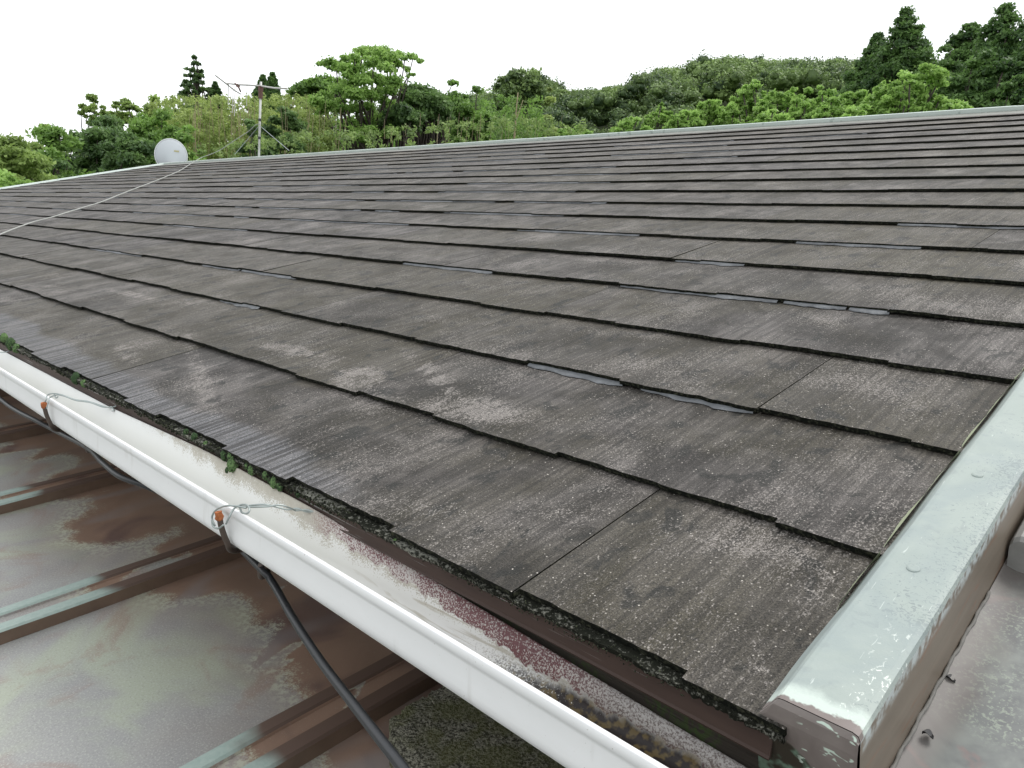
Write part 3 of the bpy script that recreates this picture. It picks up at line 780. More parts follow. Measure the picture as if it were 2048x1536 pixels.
# ================================================================== sheet roof at the right of the verge
side = empty('side_roof', (.4, 1.2, BASE), 'grey patina sheet metal roof to the right of the verge trim', 'roof')
mb = MB(); LOWN = -.0535
nx, ny = 30, 90; vs = []
for j in range(ny+1):
    V = -.35 + 4.4*(j/ny)**1.4
    for i in range(nx+1):
        x = -.1030 + .0008 + (1.2)*(i/nx)**1.8
        z = LOWN + .0012*math.sin(x*40+V*9)*math.exp(-x*3) + .0010*math.sin(V*33+x*10) + max(0, .006-(x+.102)*.6)*.6
        vs.append((x, V, z))
fs = [(j*(nx+1)+i, j*(nx+1)+i+1, (j+1)*(nx+1)+i+1, (j+1)*(nx+1)+i) for j in range(ny) for i in range(nx)]
mb.add(vs, fs); mb.build('roof_sheet', M_rsheet, side, RM, smooth=True)
mb = MB(); mb.box((-.101, .36, -.25), (1.1, 4.05, -.058)); mb.build('roof_deck', M_wood, side, RM)
mb = MB(); mb.box((-.09, .55, BASE), (1.0, 4.6, -.10)); mb.build('wall', M_wall, side)
# standing seam with a folded, rounded end
Us, Vs = on_roof(2012, 1140, LOWN)
mb = MB()
prof = [(0, .0), (0, .024), (.002, .0285), (.006, .031), (.030, .032), (.034, .030), (.036, .026), (.036, 0)]
x0 = -Us
rows = [(Vs, .0, 0), (Vs-.0005, 1, 1)]
m_ = len(prof)
for V, k in ((Vs+.010, .0), (Vs+.004, .55), (Vs+.001, .85), (Vs, 1.0)): pass
for V in (Vs, Vs+.003, Vs+.01, Vs+.05, Vs+.3, Vs+1, 4.0):
    s_ = 1 if V > Vs+.002 else .9
    mb.v += [(x0 + a, V, LOWN + b*s_) for a, b in prof]
for i in range(6):
    for j in range(m_-1): mb.f.append((i*m_+j, i*m_+j+1, (i+1)*m_+j+1, (i+1)*m_+j)); mb.mi.append(1 if j == 0 else 0)
mb.f.append(tuple(range(m_))); mb.mi.append(0)
mb.build('seam_cap', [M_palecop, M_rsheet], side, RM)
# sealant bead along the foot of the trim
mb = MB(); pts = []
for i in range(60):
    V = .345+.20*i/59; pts.append(uvn(.1015-.0004*math.sin(i*.7), V, LOWN+.0050+.0004*math.sin(i*1.3)))
mb.tube(pts, [.0009+.0005*abs(math.sin(i*.9)) for i in range(60)], 6)
mb.build('sealant_bead', M_dullbead, side, smooth=True)
# two scraps of dead leaf
for (px, py, s_, lab) in ((1855, 1474, .0042, 'dark curled leaf scrap on the grey sheet near the bottom edge'), (1900, 1362, .0040, 'dark twisted leaf scrap beside the foot of the trim')):
    u, v = on_roof(px, py, LOWN+.002); p = uvn(u, v, LOWN+.003)
    mb = MB(); vs = []
    for i in range(9):
        q = i/8; w = math.sin(math.pi*q)*s_*.75+.0002
        c = np.array((s_*1.5*(q-.5), s_*.5*math.sin(q*3), .0008*math.sin(q*6)))
        vs += [p+c+np.array((0, w, .0012)), p+c, p+c+np.array((0, -w, .0016)), p+c+np.array((0, 0, -.0006))]
    mb.add(vs, [(4*i+q, 4*i+(q+1) % 4, 4*i+4+(q+1) % 4, 4*i+4+q) for i in range(8) for q in range(4)])
    tag(mb.build('dead_leaf', M_dark, smooth=True), lab, 'leaf', 'leaf scraps on the sheet roof')

# ================================================================== dish, antenna, cable
M_dish = plain('dish_grey', (0.50, 0.53, 0.56), .45, var=.03, scale=5)
M_dishrim = plain('dish_rim', (0.72, 0.74, 0.75), .4, var=.03)
M_mast = plain('galvanised_mast', (0.50, 0.50, 0.48), .45, .2, var=.25, scale=25)
M_redrust = plain('red_rust', (0.12, 0.065, 0.052), .85, var=.4, scale=120)
M_alu = plain('dull_aluminium', (0.46, 0.45, 0.42), .5, .2, var=.2, scale=30)
M_tan = plain('sticker', (0.42, 0.38, 0.20), .6)
dc = at_dist(342, 311, 10.25); 
dish = empty('satellite_dish', tuple(dc + np.array((0, 0, -.35))), 'round pale grey satellite dish seen from behind at the far roof end', 'satellite dish')
back = Vector(CAM - dc).normalized(); back = (back + Vector((-.10, -.05, .10))).normalized()
q = back.to_track_quat('Z', 'Y').to_matrix().to_4x4(); DM = Matrix.Translation(Vector(dc)) @ q      # +z towards the camera (its back)
rad = .186; vs = [(0, 0, .035)]; fs = []; nr, na = 8, 40
for i in range(1, nr+1):
    r = rad*i/nr
    for j in range(na):
        a = 2*math.pi*j/na; vs.append((r*math.cos(a)*.96, r*math.sin(a)*1.03, .035*(1-(i/nr)**2)))
for j in range(na): fs.append((0, 1+j, 1+(j+1) % na))
for i in range(nr-1):
    for j in range(na): fs.append((1+i*na+j, 1+(i+1)*na+j, 1+(i+1)*na+(j+1) % na, 1+i*na+(j+1) % na))
rf = mesh_obj('reflector', vs, fs, M_dish, dish, DM, smooth=True)
so = rf.modifiers.new('solid', 'SOLIDIFY'); so.thickness = .003
mb = MB(); mb.tube([(rad*.96*math.cos(2*math.pi*j/60), rad*1.03*math.sin(2*math.pi*j/60), 0) for j in range(61)], .0045, 6, caps=False)
mb.build('rim', M_dishrim, dish, DM, smooth=True)
mb = MB(); mb.box((.035, .045, .033), (.09, .062, .0345)); mb.build('sticker', M_tan, dish, DM)
mb = MB(); mb.box((-.02, -.13, .03), (.055, -.085, .075)); mb.tube([(.03, -.10, .07), (.03, -.105, .02), (.03, -.45, .0)], .013, 10)
mb.tube([(.03, -.10, .055), (.045, -.10, .10)], .012, 8); mb.build('mount', M_alu, dish, DM)
mb = MB(); mb.tube([(0, -.20, 0), (0, -.16, -.22)], .008, 8); mb.box((-.02, -.18, -.27), (.02, -.12, -.20)); mb.build('feed_arm', M_dishrim, dish, DM)
mb = MB(); mb.tube(spline([(.145, -.10, .03), (.155, -.075, .035), (.165, -.08, .03), (.168, -.11, .03), (.17, -.2, .02)], 5), .003, 6); mb.build('coax_lead', M_dark, dish, DM)

pb = on_y(518, 306, 3.70); pt = on_y(521, 168, 3.70); mx, my = float(pb[0]), 3.70
zb = 3.84*SP-.02
ant = empty('television_antenna', (mx, my, zb), 'old rusty television antenna on a guyed mast above the ridge', 'antenna')
hgt = float(pt[2])
mb = MB(); mb.tube([(mx, my, zb-.05), (mx, my, hgt+.02)], .0110, 12)
mast = mb.build('mast', M_mast, ant, smooth=True)
for py_ in (240, 276):
    z = float(on_y(519, py_, 3.70)[2]); mb = MB(); mb.tube([(mx, my, z-.012), (mx, my, z+.012)], .0145, 12); mb.build('clamp', M_dark, mast)
z = float(on_y(521, 178, 3.70)[2]); mb = MB(); mb.box((mx-.018, my-.018, z-.022), (mx+.018, my+.018, z+.026)); mb.tube([(mx, my, z-.09), (mx, my, z-.02)], .021, 10); mb.build('boom_clamp', M_redrust, ant)
def A(px, py, d=0): return on_y(px, py, 3.70+d)
mb = MB(); mb.tube(spline([A(573, 177, -.1), A(548, 176, -.05), A(521, 172, 0), A(495, 170, .02), A(475, 169, .05), A(450, 166, .1)], 3), .0082, 8); mb.build('boom', M_alu, ant, smooth=True)
mb = MB(); mb.tube([A(431, 151, -.25), A(452, 167, .02), A(468, 180, .2), A(481, 188, .35)], .0070, 8); mb.build('cross_arm', M_alu, ant, smooth=True)
mb = MB(); mb.box(tuple(A(476, 171, .05)-.014), tuple(A(476, 171, .05)+.014)); mb.tube([A(470, 167, .0), A(478, 176, .0), A(481, 183, .1)], .008, 6); mb.build('clamp_plate', M_redrust, ant)
for px, y0, y1 in ((457, 168, 210), (466, 176, 226), (470, 176, 232), (462, 178, 200), (494, 172, 212)):
    a = A(px, y0, .1); b = A(px, y1, .1)
    mb = MB(); mb.tube([a, (a[0], a[1], b[2])], .004, 6); mb.build('element', M_alu, ant)
for px, py in ((470, 308), (578, 301)):
    mb = MB(); mb.tube([A(519, 251), A(px, py, -.0)], .0028, 6); mb.build('guy_wire', M_wire, ant)
mb = MB()
pts = [A(521, 248, -.02), A(511, 250, -.03), A(498, 262, -.03), A(478, 275, -.04), A(458, 288, -.05), A(440, 300, -.05), A(420, 309, -.05), A(403, 315, -.06)]
pts += [uvn(*on_roof(a, b, .012), .012) for a, b in ((384, 326), (360, 341), (330, 354), (300, 366), (268, 378), (235, 391), (205, 403), (170, 414), (140, 423), (105, 434), (70, 443), (35, 455), (0, 469), (-60, 495), (-140, 530))]
ue_, ve_ = on_roof(-140, 530, .006)
pts += [uvn(ue_+.25, ve_-.25, .006), uvn(ue_+.35, .40, .006), uvn(ue_+.36, .285, .004), uvn(ue_+.37, .24, -.12)]
mb.tube(spline(pts, 5), .0032, 8)
tag(mb.build('antenna_cable', M_greycab, smooth=True), 'pale grey cable from the antenna mast drooping across the slates', 'cable')

# ================================================================== terrain
M_ground = plain('grassy_earth', (0.045, 0.06, 0.022), .95, var=.5, scale=.6, bump=.3)
def az_of(px): r = ray(px, 400); return math.atan2(r[1], -r[0])
def top_z(px, py, d): return float(at_dist(px, py, d)[2])
SK = [(-400, 330), (0, 320), (300, 260), (620, 235), (850, 200), (1000, 180), (1050, 150), (1100, 178), (1200, 178), (1250, 160), (1290, 134), (1330, 142), (1380, 116), (1430, 110), (1480, 118), (1550, 118), (1600, 126), (1660, 118), (1720, 124), (1800, 130), (2048, 150), (2500, 180), (3200, 250)]
SKA = np.array([az_of(a) for a, b in SK]); SKZ = np.array([top_z(a, b, 115)-3.6 for a, b in SK])
def hill(x, y):
    d = math.hypot(x, y); a = math.atan2(y, -x)
    H = float(np.interp(a, SKA, SKZ)) if SKA[0] <= a <= SKA[-1] else -1.0
    k = min(1, max(0, (d-38)/(112-38))); k = k*k*(3-2*k)
    if a > SKA[-1]: H *= max(0, 1-(a-SKA[-1])/.8)
    if a < SKA[0]: H = max(-1, -1)
    return BASE + (H-BASE)*k + .25*math.sin(x*.13)*math.cos(y*.11)*min(1, d/30)
na, nr = 200, 70; vs = []; fs = []
for j in range(nr+1):
    d = 0.5 + 1200*(j/nr)**3
    for i in range(na):
        a = 2*math.pi*i/na-math.pi; x, y = -d*math.cos(a), d*math.sin(a); dd = min(d, 150); z = hill(-dd*math.cos(a), dd*math.sin(a))
        vs.append((x, y, z))
for j in range(nr):
    for i in range(na): fs.append((j*na+i, (j+1)*na+i, (j+1)*na+(i+1) % na, j*na+(i+1) % na))
fs.append(tuple(range(na)))
tag(mesh_obj('ground', vs, fs, M_ground, smooth=True), 'grassy ground rising to a low hill behind the house', 'ground', None, 'structure')

# ================================================================== foliage
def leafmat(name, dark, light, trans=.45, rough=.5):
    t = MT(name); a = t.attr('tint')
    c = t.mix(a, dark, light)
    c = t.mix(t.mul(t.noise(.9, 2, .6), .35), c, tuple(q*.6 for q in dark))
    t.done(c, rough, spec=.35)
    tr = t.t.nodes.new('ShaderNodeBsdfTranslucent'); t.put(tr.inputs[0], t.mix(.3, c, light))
    ms = t.t.nodes.new('ShaderNodeMixShader'); ms.inputs[0].default_value = trans
    t.t.links.new(t.b.outputs[0], ms.inputs[1]); t.t.links.new(tr.outputs[0], ms.inputs[2]); t.t.links.new(ms.outputs[0], t.out.inputs[0])
    return t.m
G_mid = leafmat('leaves_mid_green', (0.075, 0.15, 0.035), (0.30, 0.50, 0.11))
G_bright = leafmat('leaves_bright_green', (0.14, 0.27, 0.05), (0.44, 0.66, 0.18))
G_dark = leafmat('leaves_dark_green', (0.055, 0.110, 0.040), (0.20, 0.33, 0.10))
G_olive = leafmat('leaves_olive', (0.11, 0.17, 0.045), (0.36, 0.50, 0.14))
G_bamboo = leafmat('leaves_bamboo', (0.17, 0.24, 0.06), (0.48, 0.60, 0.19))
G_under = leafmat('leaves_undergrowth', (0.09, 0.15, 0.045), (0.34, 0.47, 0.15))
G_cedar = leafmat('needles_cedar', (0.038, 0.088, 0.030), (0.19, 0.33, 0.09))
G_hill = leafmat('leaves_hill', (0.045, 0.085, 0.036), (0.32, 0.46, 0.14), trans=.22)
M_bark = plain('bark', (0.055, 0.045, 0.036), .9, var=.4, scale=6, bump=.4)
M_drystem = plain('dry_stems', (0.30, 0.25, 0.15), .8, var=.3, scale=2)

def leaves(P, s, tint, nrm=None, aspect=.55, droop=0.0):
    """rhombic leaf faces at P, half-length s; returns V,F,attr"""
    n = len(P)
    a = rng.normal(0, 1, (n, 3))
    if nrm is not None: a = a*.75 + nrm
    a /= np.linalg.norm(a, axis=1)[:, None]+1e-9
    b = rng.normal(0, 1, (n, 3)); b[:, 2] -= droop
    b -= a*np.sum(a*b, 1)[:, None]; b /= np.linalg.norm(b, axis=1)[:, None]+1e-9
    c = np.cross(a, b); s = s[:, None]
    V = np.stack([P - b*s, P + c*s*aspect - a*s*.12, P + b*s, P - c*s*aspect - a*s*.12], 1).reshape(-1, 3)
    F = np.arange(4*n).reshape(n, 4)
    return V, F, np.repeat(tint, 4)
def cubesphere(n=3):
    V = []; F = []
    for ax in range(3):
        for sg in (-1, 1):
            b = len(V)
            for i in range(n+1):
                for j in range(n+1):
                    p = [0, 0, 0]; p[ax] = sg; p[(ax+1) % 3] = math.tan((2*i/n-1)*.785); p[(ax+2) % 3] = math.tan((2*j/n-1)*.785)
                    L = math.sqrt(sum(q*q for q in p)); V.append([q/L for q in p])
            for i in range(n):
                for j in range(n):
                    f = [b+i*(n+1)+j, b+(i+1)*(n+1)+j, b+(i+1)*(n+1)+j+1, b+i*(n+1)+j+1]
                    F.append(f if sg > 0 else f[::-1])
    return np.array(V), np.array(F)
SPH = cubesphere(3)
def clumps(C, r, per, size, tintc, squash=.75, shell=.15, aspect=.5, fuzz=.22, core=.62, nk=.8):
    """leaf clumps at C (k,3) with radius r (k,)"""
    k = len(C); per = np.maximum(8, (per*(r/np.mean(r))**2).astype(int))
    idx = np.repeat(np.arange(k), per); n = len(idx)
    d = rng.normal(0, 1, (n, 3)); d /= np.linalg.norm(d, axis=1)[:, None]
    d[:, 2] = np.where(d[:, 2] < -.35, -d[:, 2], d[:, 2])
    rad = (shell + (1-shell)*rng.random(n)**.6) * (1+rng.normal(0, fuzz, n))
    P = C[idx] + d*(rad*r[idx])[:, None]*np.array([1, 1, squash])
    s = size*(.6+.8*rng.random(n))
    tnt = np.clip(tintc[idx] + rng.normal(0, .16, n) + .16*d[:, 2], 0, 1)  # random tint, plus painted top light: upper leaves of a clump coloured lighter
    V, F, a = leaves(P, s, tnt, nrm=d*nk+np.array([0, 0, .35]), aspect=aspect)
    if core:
        sv_, sf_ = SPH; m_ = len(sv_)
        ang = rng.uniform(0, 6.28, k); ca, sa = np.cos(ang), np.sin(ang)
        R3 = np.zeros((k, 3, 3)); R3[:, 0, 0] = ca; R3[:, 0, 1] = -sa; R3[:, 1, 0] = sa; R3[:, 1, 1] = ca; R3[:, 2, 2] = 1
        cv_ = np.einsum('kij,mj->kmi', R3, sv_)*(1+rng.normal(0, .13, (k, m_, 1)))*(r*core)[:, None, None]*np.array([1, 1, squash]) + C[:, None, :]
        cf_ = (sf_[None] + (np.arange(k)*m_)[:, None, None]).reshape(-1, 4) + len(V)
        V = np.vstack([V, cv_.reshape(-1, 3)]); F = np.vstack([F, cf_])
        a = np.concatenate([a, np.clip(np.repeat(tintc, m_)+rng.normal(0, .12, k*m_), 0, 1)])
    return V, F, a
def limb_mesh(mb, a, b, r0, r1, wob=.09):
    a, b = np.array(a), np.array(b); L = np.linalg.norm(b-a)
    pts = [a + (b-a)*q + rng.normal(0, wob*L*.5, 3)*(0 < q < 1) for q in (0, .35, .7, 1)]
    mb.tube(spline(pts, 2), list(np.linspace(r0, r1, 7)), 6)
def make_tree(name, base, H, Wd, mat, C, r, per, size, label, cat='tree', group='trees behind the house', squash=.75, limbs=.4, tbias=.5, core=0, leanx=0, trunk_r=None, trunk_to=.7, barkmat=None):
    base = np.array(base, float)
    t_ = empty(name, tuple(base), label, cat, group)
    tc = np.clip(tbias + rng.normal(0, .22, len(C)), 0, 1)
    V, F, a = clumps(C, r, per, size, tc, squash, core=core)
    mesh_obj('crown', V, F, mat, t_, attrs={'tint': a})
    mb = MB(); tr = trunk_r or H*.016
    cen = np.mean(C, 0)
    topp = base*(1-trunk_to) + np.array([cen[0], cen[1], base[2]+H])*trunk_to
    topp[2] = base[2]+H*trunk_to
    limb_mesh(mb, base - np.array([0, 0, .3]), topp, tr*1.3, tr*.45, .02)
    for i in rng.choice(len(C), max(2, int(len(C)*limbs)), replace=False):
        q = rng.uniform(.35, .95); st = base + (topp-base)*q
        if C[i][2] > st[2]-.2*H: limb_mesh(mb, st, C[i], tr*.35, tr*.10, .07)
    mb.build('trunk', barkmat or M_bark, t_, smooth=True)
    return t_
def spot(px, py, d):
    p = at_dist(px, py, d); g = hill(p[0], p[1]); return p, g
def broad(px, top, wpx, d, mat, label, size=None, nclump=46, per=130, tb=.5, low=.30, group='broadleaf trees behind the house', cname='broadleaf_tree', squash=.75, shape=1.0, limbs=.4, aspect=None):
    p, g = spot(px, top, d); scl = d/FPX*1.02; Wd = wpx*scl; H = p[2]-g
    dh = aspect*Wd if aspect else H*(1-low)
    cz = p[2]-dh*.5; k = nclump; C = []
    u = rng.normal(0, 1, (k, 3)); u /= np.linalg.norm(u, axis=1)[:, None]
    rad = .35+.65*rng.random(k)**.5
    k = int(nclump*2.1); u = rng.normal(0, 1, (k, 3)); u /= np.linalg.norm(u, axis=1)[:, None]
    ph = rng.uniform(0, 6.28, 3)
    rad = (.25+.75*rng.random(k)**.45)*(1+.16*np.sin(3*u[:, 0]+ph[0])+.14*np.sin(5*u[:, 2]+ph[1])*np.cos(4*u[:, 1]+ph[2]))
    rad = np.minimum(rad, 1.02)
    cr = Wd*.5*.21*(.55+.9*rng.random(k))
    C = np.array([p[0], p[1], cz]) + u*rad[:, None]*np.array([Wd*.5-.12*Wd*.5, Wd*.5*.8, dh*.5-.14*Wd*.5])
    C[0] = (p[0], p[1], p[2]-cr[0]*.8)
    return make_tree(cname, (p[0], p[1], g), H, Wd, mat, C, cr, int(per*1.25), size or max(.034, d*.0025), label, group=group, squash=squash, limbs=limbs, tbias=tb, core=0 if nclump < 25 else .42)
def conifer(px, top, wpx, hpx, d, label, mat=None, tb=.45, sparse=1.0, lean=0.0, rounded=.0, group='conifers behind the ridge', size=None):
    p, g = spot(px, top, d); scl = d/FPX; Wd = wpx*scl; Hc = hpx*scl; H = p[2]-g
    C = []; r = []
    lev = int(15*max(1, Hc/5))
    for i in range(lev):
        q = (i+.3)/lev; z = p[2]-Hc*q
        rr = Wd*.62*(q**(.72 if not rounded else .45))*(1-.12*math.sin(i*2.1)); nn = max(2, int((12+24*q)*sparse))
        for j in range(nn):
            a = rng.uniform(0, 6.28); k = rr*rng.uniform(.1, 1.0)**.6
            C.append((p[0]+k*math.cos(a)+lean*(Hc*q), p[1]+k*math.sin(a), z-rr*.12*rng.random())); r.append(Wd*(.130 if sparse > .75 else .060)*(.7+.7*rng.random())*(.45+.7*q))
    C = np.array(C); r = np.array(r)
    z = p[2]-Hc
    while z > g+1.0 and sparse >= .8:
        for j in range(7):
            a = rng.uniform(0, 6.28); k = Wd*.5*rng.uniform(.4, 1)
            C = np.vstack([C, (p[0]+k*math.cos(a), p[1]+k*math.sin(a), z)]); r = np.append(r, Wd*.13)
        z -= Wd*.16
    return make_tree('conifer_tree', (p[0]+lean*H*.3, p[1], g), H, Wd, mat or G_cedar, C, r, int(150*(1 if sparse > .8 else .5)), size or d*.0022, label, group=group, squash=.95, limbs=.15, tbias=tb, trunk_to=.93)

# ---- left side
broad(30, 268, 150, 15, G_olive, 'yellow green leafy tree at the left edge behind the far verge', tb=.75, nclump=60, aspect=1.0)
broad(5, 340, 130, 12, G_bright, 'bright green bush at the far left, lowest against the verge', tb=.45, cname='bush', aspect=.9)
broad(112, 252, 130, 21, G_mid, 'mid green tree between the yellow green tree and the darkest tree', tb=.42, nclump=60, per=150)
broad(88, 248, 60, 26, G_olive, 'thin sprig topped tree poking out left of the mid green tree', tb=.4, nclump=14, per=60)
broad(190, 240, 150, 22, G_dark, 'darkest round broadleaf tree left of the satellite dish', tb=.35, nclump=80, per=170)
broad(255, 262, 150, 19, G_dark, 'dark evergreen directly behind and left of the dish', tb=.50, nclump=70, per=160)
broad(225, 232, 120, 25, G_dark, 'dark green tree between the darkest tree and the one above the dish', tb=.5, nclump=70, per=150)
broad(150, 262, 110, 24, G_dark, 'shaded tree filling in left of the darkest tree', tb=.35, nclump=60, per=150)
broad(285, 228, 110, 27, G_mid, 'lighter green tree just left of the one above the dish', tb=.4, nclump=60, per=140)
broad(120, 318, 130, 16, G_dark, 'low dark shrub in front of the mid green tree', tb=.42, cname='bush', nclump=50)
broad(325, 218, 150, 24, G_mid, 'round mid green tree standing above the dish', tb=.35, nclump=80, per=170)
broad(375, 250, 120, 20, G_mid, 'mid green tree right behind the dish rim', tb=.62, nclump=60, per=150)
broad(185, 190, 42, 33, G_olive, 'spindly pale treetop standing alone against the sky at left', tb=.6, nclump=10, per=60, aspect=1.4)
broad(205, 212, 40, 33, G_olive, 'spindly lower treetop just right of the lone pale one', tb=.7, nclump=10, per=60, aspect=1.8)
broad(250, 196, 70, 34, G_olive, 'airy pale treetop between the lone treetop and the conifer', tb=.7, nclump=18, per=60, aspect=1.2)
broad(308, 190, 90, 35, G_olive, 'airy taller treetop left of the tall thin conifer', tb=.6, nclump=20, per=55, aspect=1.2)
conifer(390, 112, 84, 150, 38, 'tall thin open conifer left of the antenna', tb=.4, sparse=.62, mat=G_dark)
conifer(430, 165, 50, 70, 40, 'short dark conifer just right of the tall thin one', tb=.25, sparse=.7)
conifer(545, 147, 36, 70, 48, 'small pointed conifer right behind the antenna clamp', tb=.4, sparse=.9)
conifer(526, 152, 34, 60, 52, 'small conifer half hidden by the antenna clamp', tb=.4, sparse=.9)
broad(566, 212, 130, 23, G_dark, 'dark olive round tree behind the antenna mast', tb=.42, nclump=80, per=170)
broad(500, 240, 60, 22, G_dark, 'dark bush left of the antenna mast', tb=.4, cname='bush', nclump=30)
broad(590, 170, 40, 40, G_mid, 'slim leafy treetop right of the antenna boom', tb=.55, nclump=12, per=60, aspect=2.0)
broad(640, 150, 110, 36, G_mid, 'grey green tree behind the left arm of the layered tree', tb=.3, nclump=44, per=90, aspect=.7)
# ---- the tall layered tree
p, g = spot(742, 95, 26); scl = 26/FPX*1.03
LAYR = 1
lay = [(650,130,24),(672,135,20),(690,132,26),(705,118,26),(725,108,26),(740,104,24),(760,108,26),(780,112,26),(800,112,22),(825,117,18),(838,121,12),(815,138,14),(820,150,12),(700,145,30),(722,138,30),(750,130,30),(775,132,28),(795,130,20),
       (690,170,30),(715,165,30),(742,155,34),(765,160,30),(785,165,28),(668,180,28),(650,192,28),(636,204,26),(628,210,18),(700,195,34),(730,190,34),(757,188,32),(780,185,26),(795,172,14),(666,212,26),(700,222,28),(735,215,30),(772,208,22),
       (645,222,18),(720,245,28),(750,240,28),(775,235,26),(698,250,24),(710,268,24),(740,262,28),(765,268,28),(786,262,20),(700,275,22),(730,280,22)]
C = []; rr = []
for (a, b, w) in lay:
    q = at_dist(a, b, 26 + rng.uniform(-2.2, 2.2)); C.append(q); rr.append(w*scl*.50*rng.uniform(.85, 1.1))
    for _ in range(3):
        q = at_dist(a+rng.uniform(-.6, .6)*w, b+rng.uniform(-.30, .40)*w, 26 + rng.uniform(-2.4, 2.4)); C.append(q); rr.append(w*scl*rng.uniform(.26, .42))
    if rng.random() < .6:
        q = at_dist(a+rng.uniform(-12, 12), b+rng.uniform(-4, 8), 26 + rng.uniform(-2.5, 2.5)); C.append(q); rr.append(w*scl*.55)
C = np.array(C); rr = np.array(rr)
bt = at_dist(752, 300, 26)
make_tree('spreading_tree', (bt[0], bt[1], g), p[2]-g, 5, G_bright, C, rr, 150, .055, 'tallest layered bright green tree standing against the white sky', group='broadleaf trees behind the house', squash=.72, limbs=.22, tbias=.42, trunk_to=.80, trunk_r=.16)
broad(855, 172, 125, 28, G_dark, 'blue green tree with dark trunks right of the layered tree', tb=.62, nclump=70, per=140, aspect=.70, limbs=.9)
broad(805, 205, 90, 25, G_dark, 'shadowy dark tree at the right foot of the layered tree', tb=.3, nclump=40, per=140, aspect=.8)
broad(905, 158, 120, 31, G_mid, 'mid green tree with a pale top right of the blue green tree', tb=.42, nclump=70, per=130)
broad(955, 172, 110, 30, G_mid, 'broad green tree left of the rounded hill tree', tb=.3, nclump=60, per=130)
broad(1045, 138, 112, 55, G_hill, 'rounded dome tree on the skyline in the middle', tb=.45, nclump=60, per=110, aspect=.75)
broad(1000, 190, 60, 42, G_mid, 'small dark tree left below the rounded dome tree', tb=.25, nclump=30, per=90)
broad(1100, 175, 60, 48, G_bamboo, 'pale yellow green tree right of the rounded dome tree', tb=.35, nclump=30, per=80)
# ---- right: cedars and broadleaf trees
conifer(1813, 22, 128, 200, 31, 'tallest pointed cedar at the right with a narrow tip', tb=.45, lean=.13)
conifer(1755, 70, 95, 130, 33, 'shorter cedar directly left of the tallest pointed one', tb=.42, lean=.13)
conifer(1940, 52, 85, 130, 36, 'round topped cedar between the tallest and the rightmost cedar', tb=.45, rounded=1)
conifer(2012, 16, 165, 230, 30, 'widest pointed cedar near the right edge', tb=.42, lean=.10)
conifer(2075, 40, 130, 220, 28, 'cedar cut off by the right edge of the picture', tb=.3, lean=.10)
broad(1893, 90, 95, 29, G_cedar, 'round topped dark tree between the two pointed cedars', tb=.62, nclump=60, per=170, size=.066)
broad(1975, 100, 125, 27, G_cedar, 'bulky dark tree in front of the widest cedar', tb=.50, nclump=80, per=190, size=.066)
broad(2040, 150, 110, 24, G_cedar, 'low dark tree at the right edge in front of the cedars', tb=.5, nclump=50, per=170, size=.066)
broad(1725, 115, 110, 36, G_cedar, 'dark tree sloping down left of the cedars', tb=.5, nclump=60, per=140, size=.066)
broad(1840, 105, 110, 34, G_cedar, 'dark tree filling in below the tallest cedar', tb=.55, nclump=60, per=150, size=.066)
# ---- bright feathery shrubs just behind the ridge, right half
def feather(px, top, wpx, d, label, tb=.6, n=40, hfac=.55, mat=None):
    p, g = spot(px, top, d); scl = d/FPX; Wd = wpx*scl; k = n; C = []; r = []
    for i in range(int(k*2.4)):
        a = rng.uniform(-1, 1); b = rng.uniform(-1, 1); h = (1-a*a*.8)*rng.uniform(.1, 1)
        zt = p[2]-Wd*hfac*(1-h); C.append((p[0]+a*Wd*.5*W[0][0]+b*Wd*.3*W[1][0], p[1]+a*Wd*.5*W[1][0]-b*Wd*.3*W[0][0], zt-Wd*.05)); r.append(Wd*.072*rng.uniform(.5, 1.3))
    for i in range(int(k*1.3)):
        a = rng.uniform(-1, 1); b = rng.uniform(-1, 1); zz = rng.uniform(g+.3, p[2]-Wd*hfac)
        C.append((p[0]+a*Wd*.5*W[0][0]+b*Wd*.3*W[1][0], p[1]+a*Wd*.5*W[1][0]-b*Wd*.3*W[0][0], zz)); r.append(Wd*.12*rng.uniform(.7, 1.3))
    return make_tree('shrub_tree', (p[0], p[1], g), p[2]-g, Wd, mat or G_bright, np.array(C), np.array(r), 120, d*.0023, label, cat='tree', group='bright feathery trees behind the ridge', squash=.62, limbs=.2, tbias=tb)
feather(1840, 132, 130, 17, 'arching feathery tree in front of the cedars', n=60, hfac=.7, tb=.58)
feather(1765, 165, 130, 17.5, 'feathery tree sloping down left of the arching one', n=60, hfac=.6, tb=.5)
feather(1690, 185, 110, 18, 'feathery tree between the arching tree and the twin trees', n=45, tb=.55)
feather(1640, 168, 110, 19, 'right one of the twin feathery trees below the hill', n=50, tb=.62, hfac=.7)
feather(1565, 175, 110, 20, 'middle feathery tree with a flat bright top', n=50, tb=.6, hfac=.7)
feather(1505, 162, 90, 21, 'left and tallest of the feathery trees below the hill', n=50, tb=.62, hfac=.9)
feather(1430, 195, 100, 20, 'bright feathery tree low behind the middle of the ridge', n=45, tb=.7)
feather(1322, 208, 62, 21, 'small bright round shrub alone below the hill slope', n=30, tb=.7, hfac=.8)
feather(1375, 218, 80, 18, 'low bright shrub between the small round one and the feathery trees', n=30, tb=.6)
feather(1265, 232, 90, 18, 'low bright shrub left of the small round shrub', n=30, tb=.65)
feather(1150, 246, 110, 18, 'flat bright shrub touching the ridge left of centre', n=34, tb=.6)
feather(1900, 198, 120, 13, 'low leafy shrub peeking over the ridge before the cedars', n=30, tb=.75)
feather(1720, 212, 130, 13, 'low leafy shrub peeking over the ridge left of the arching tree', n=30, tb=.75)
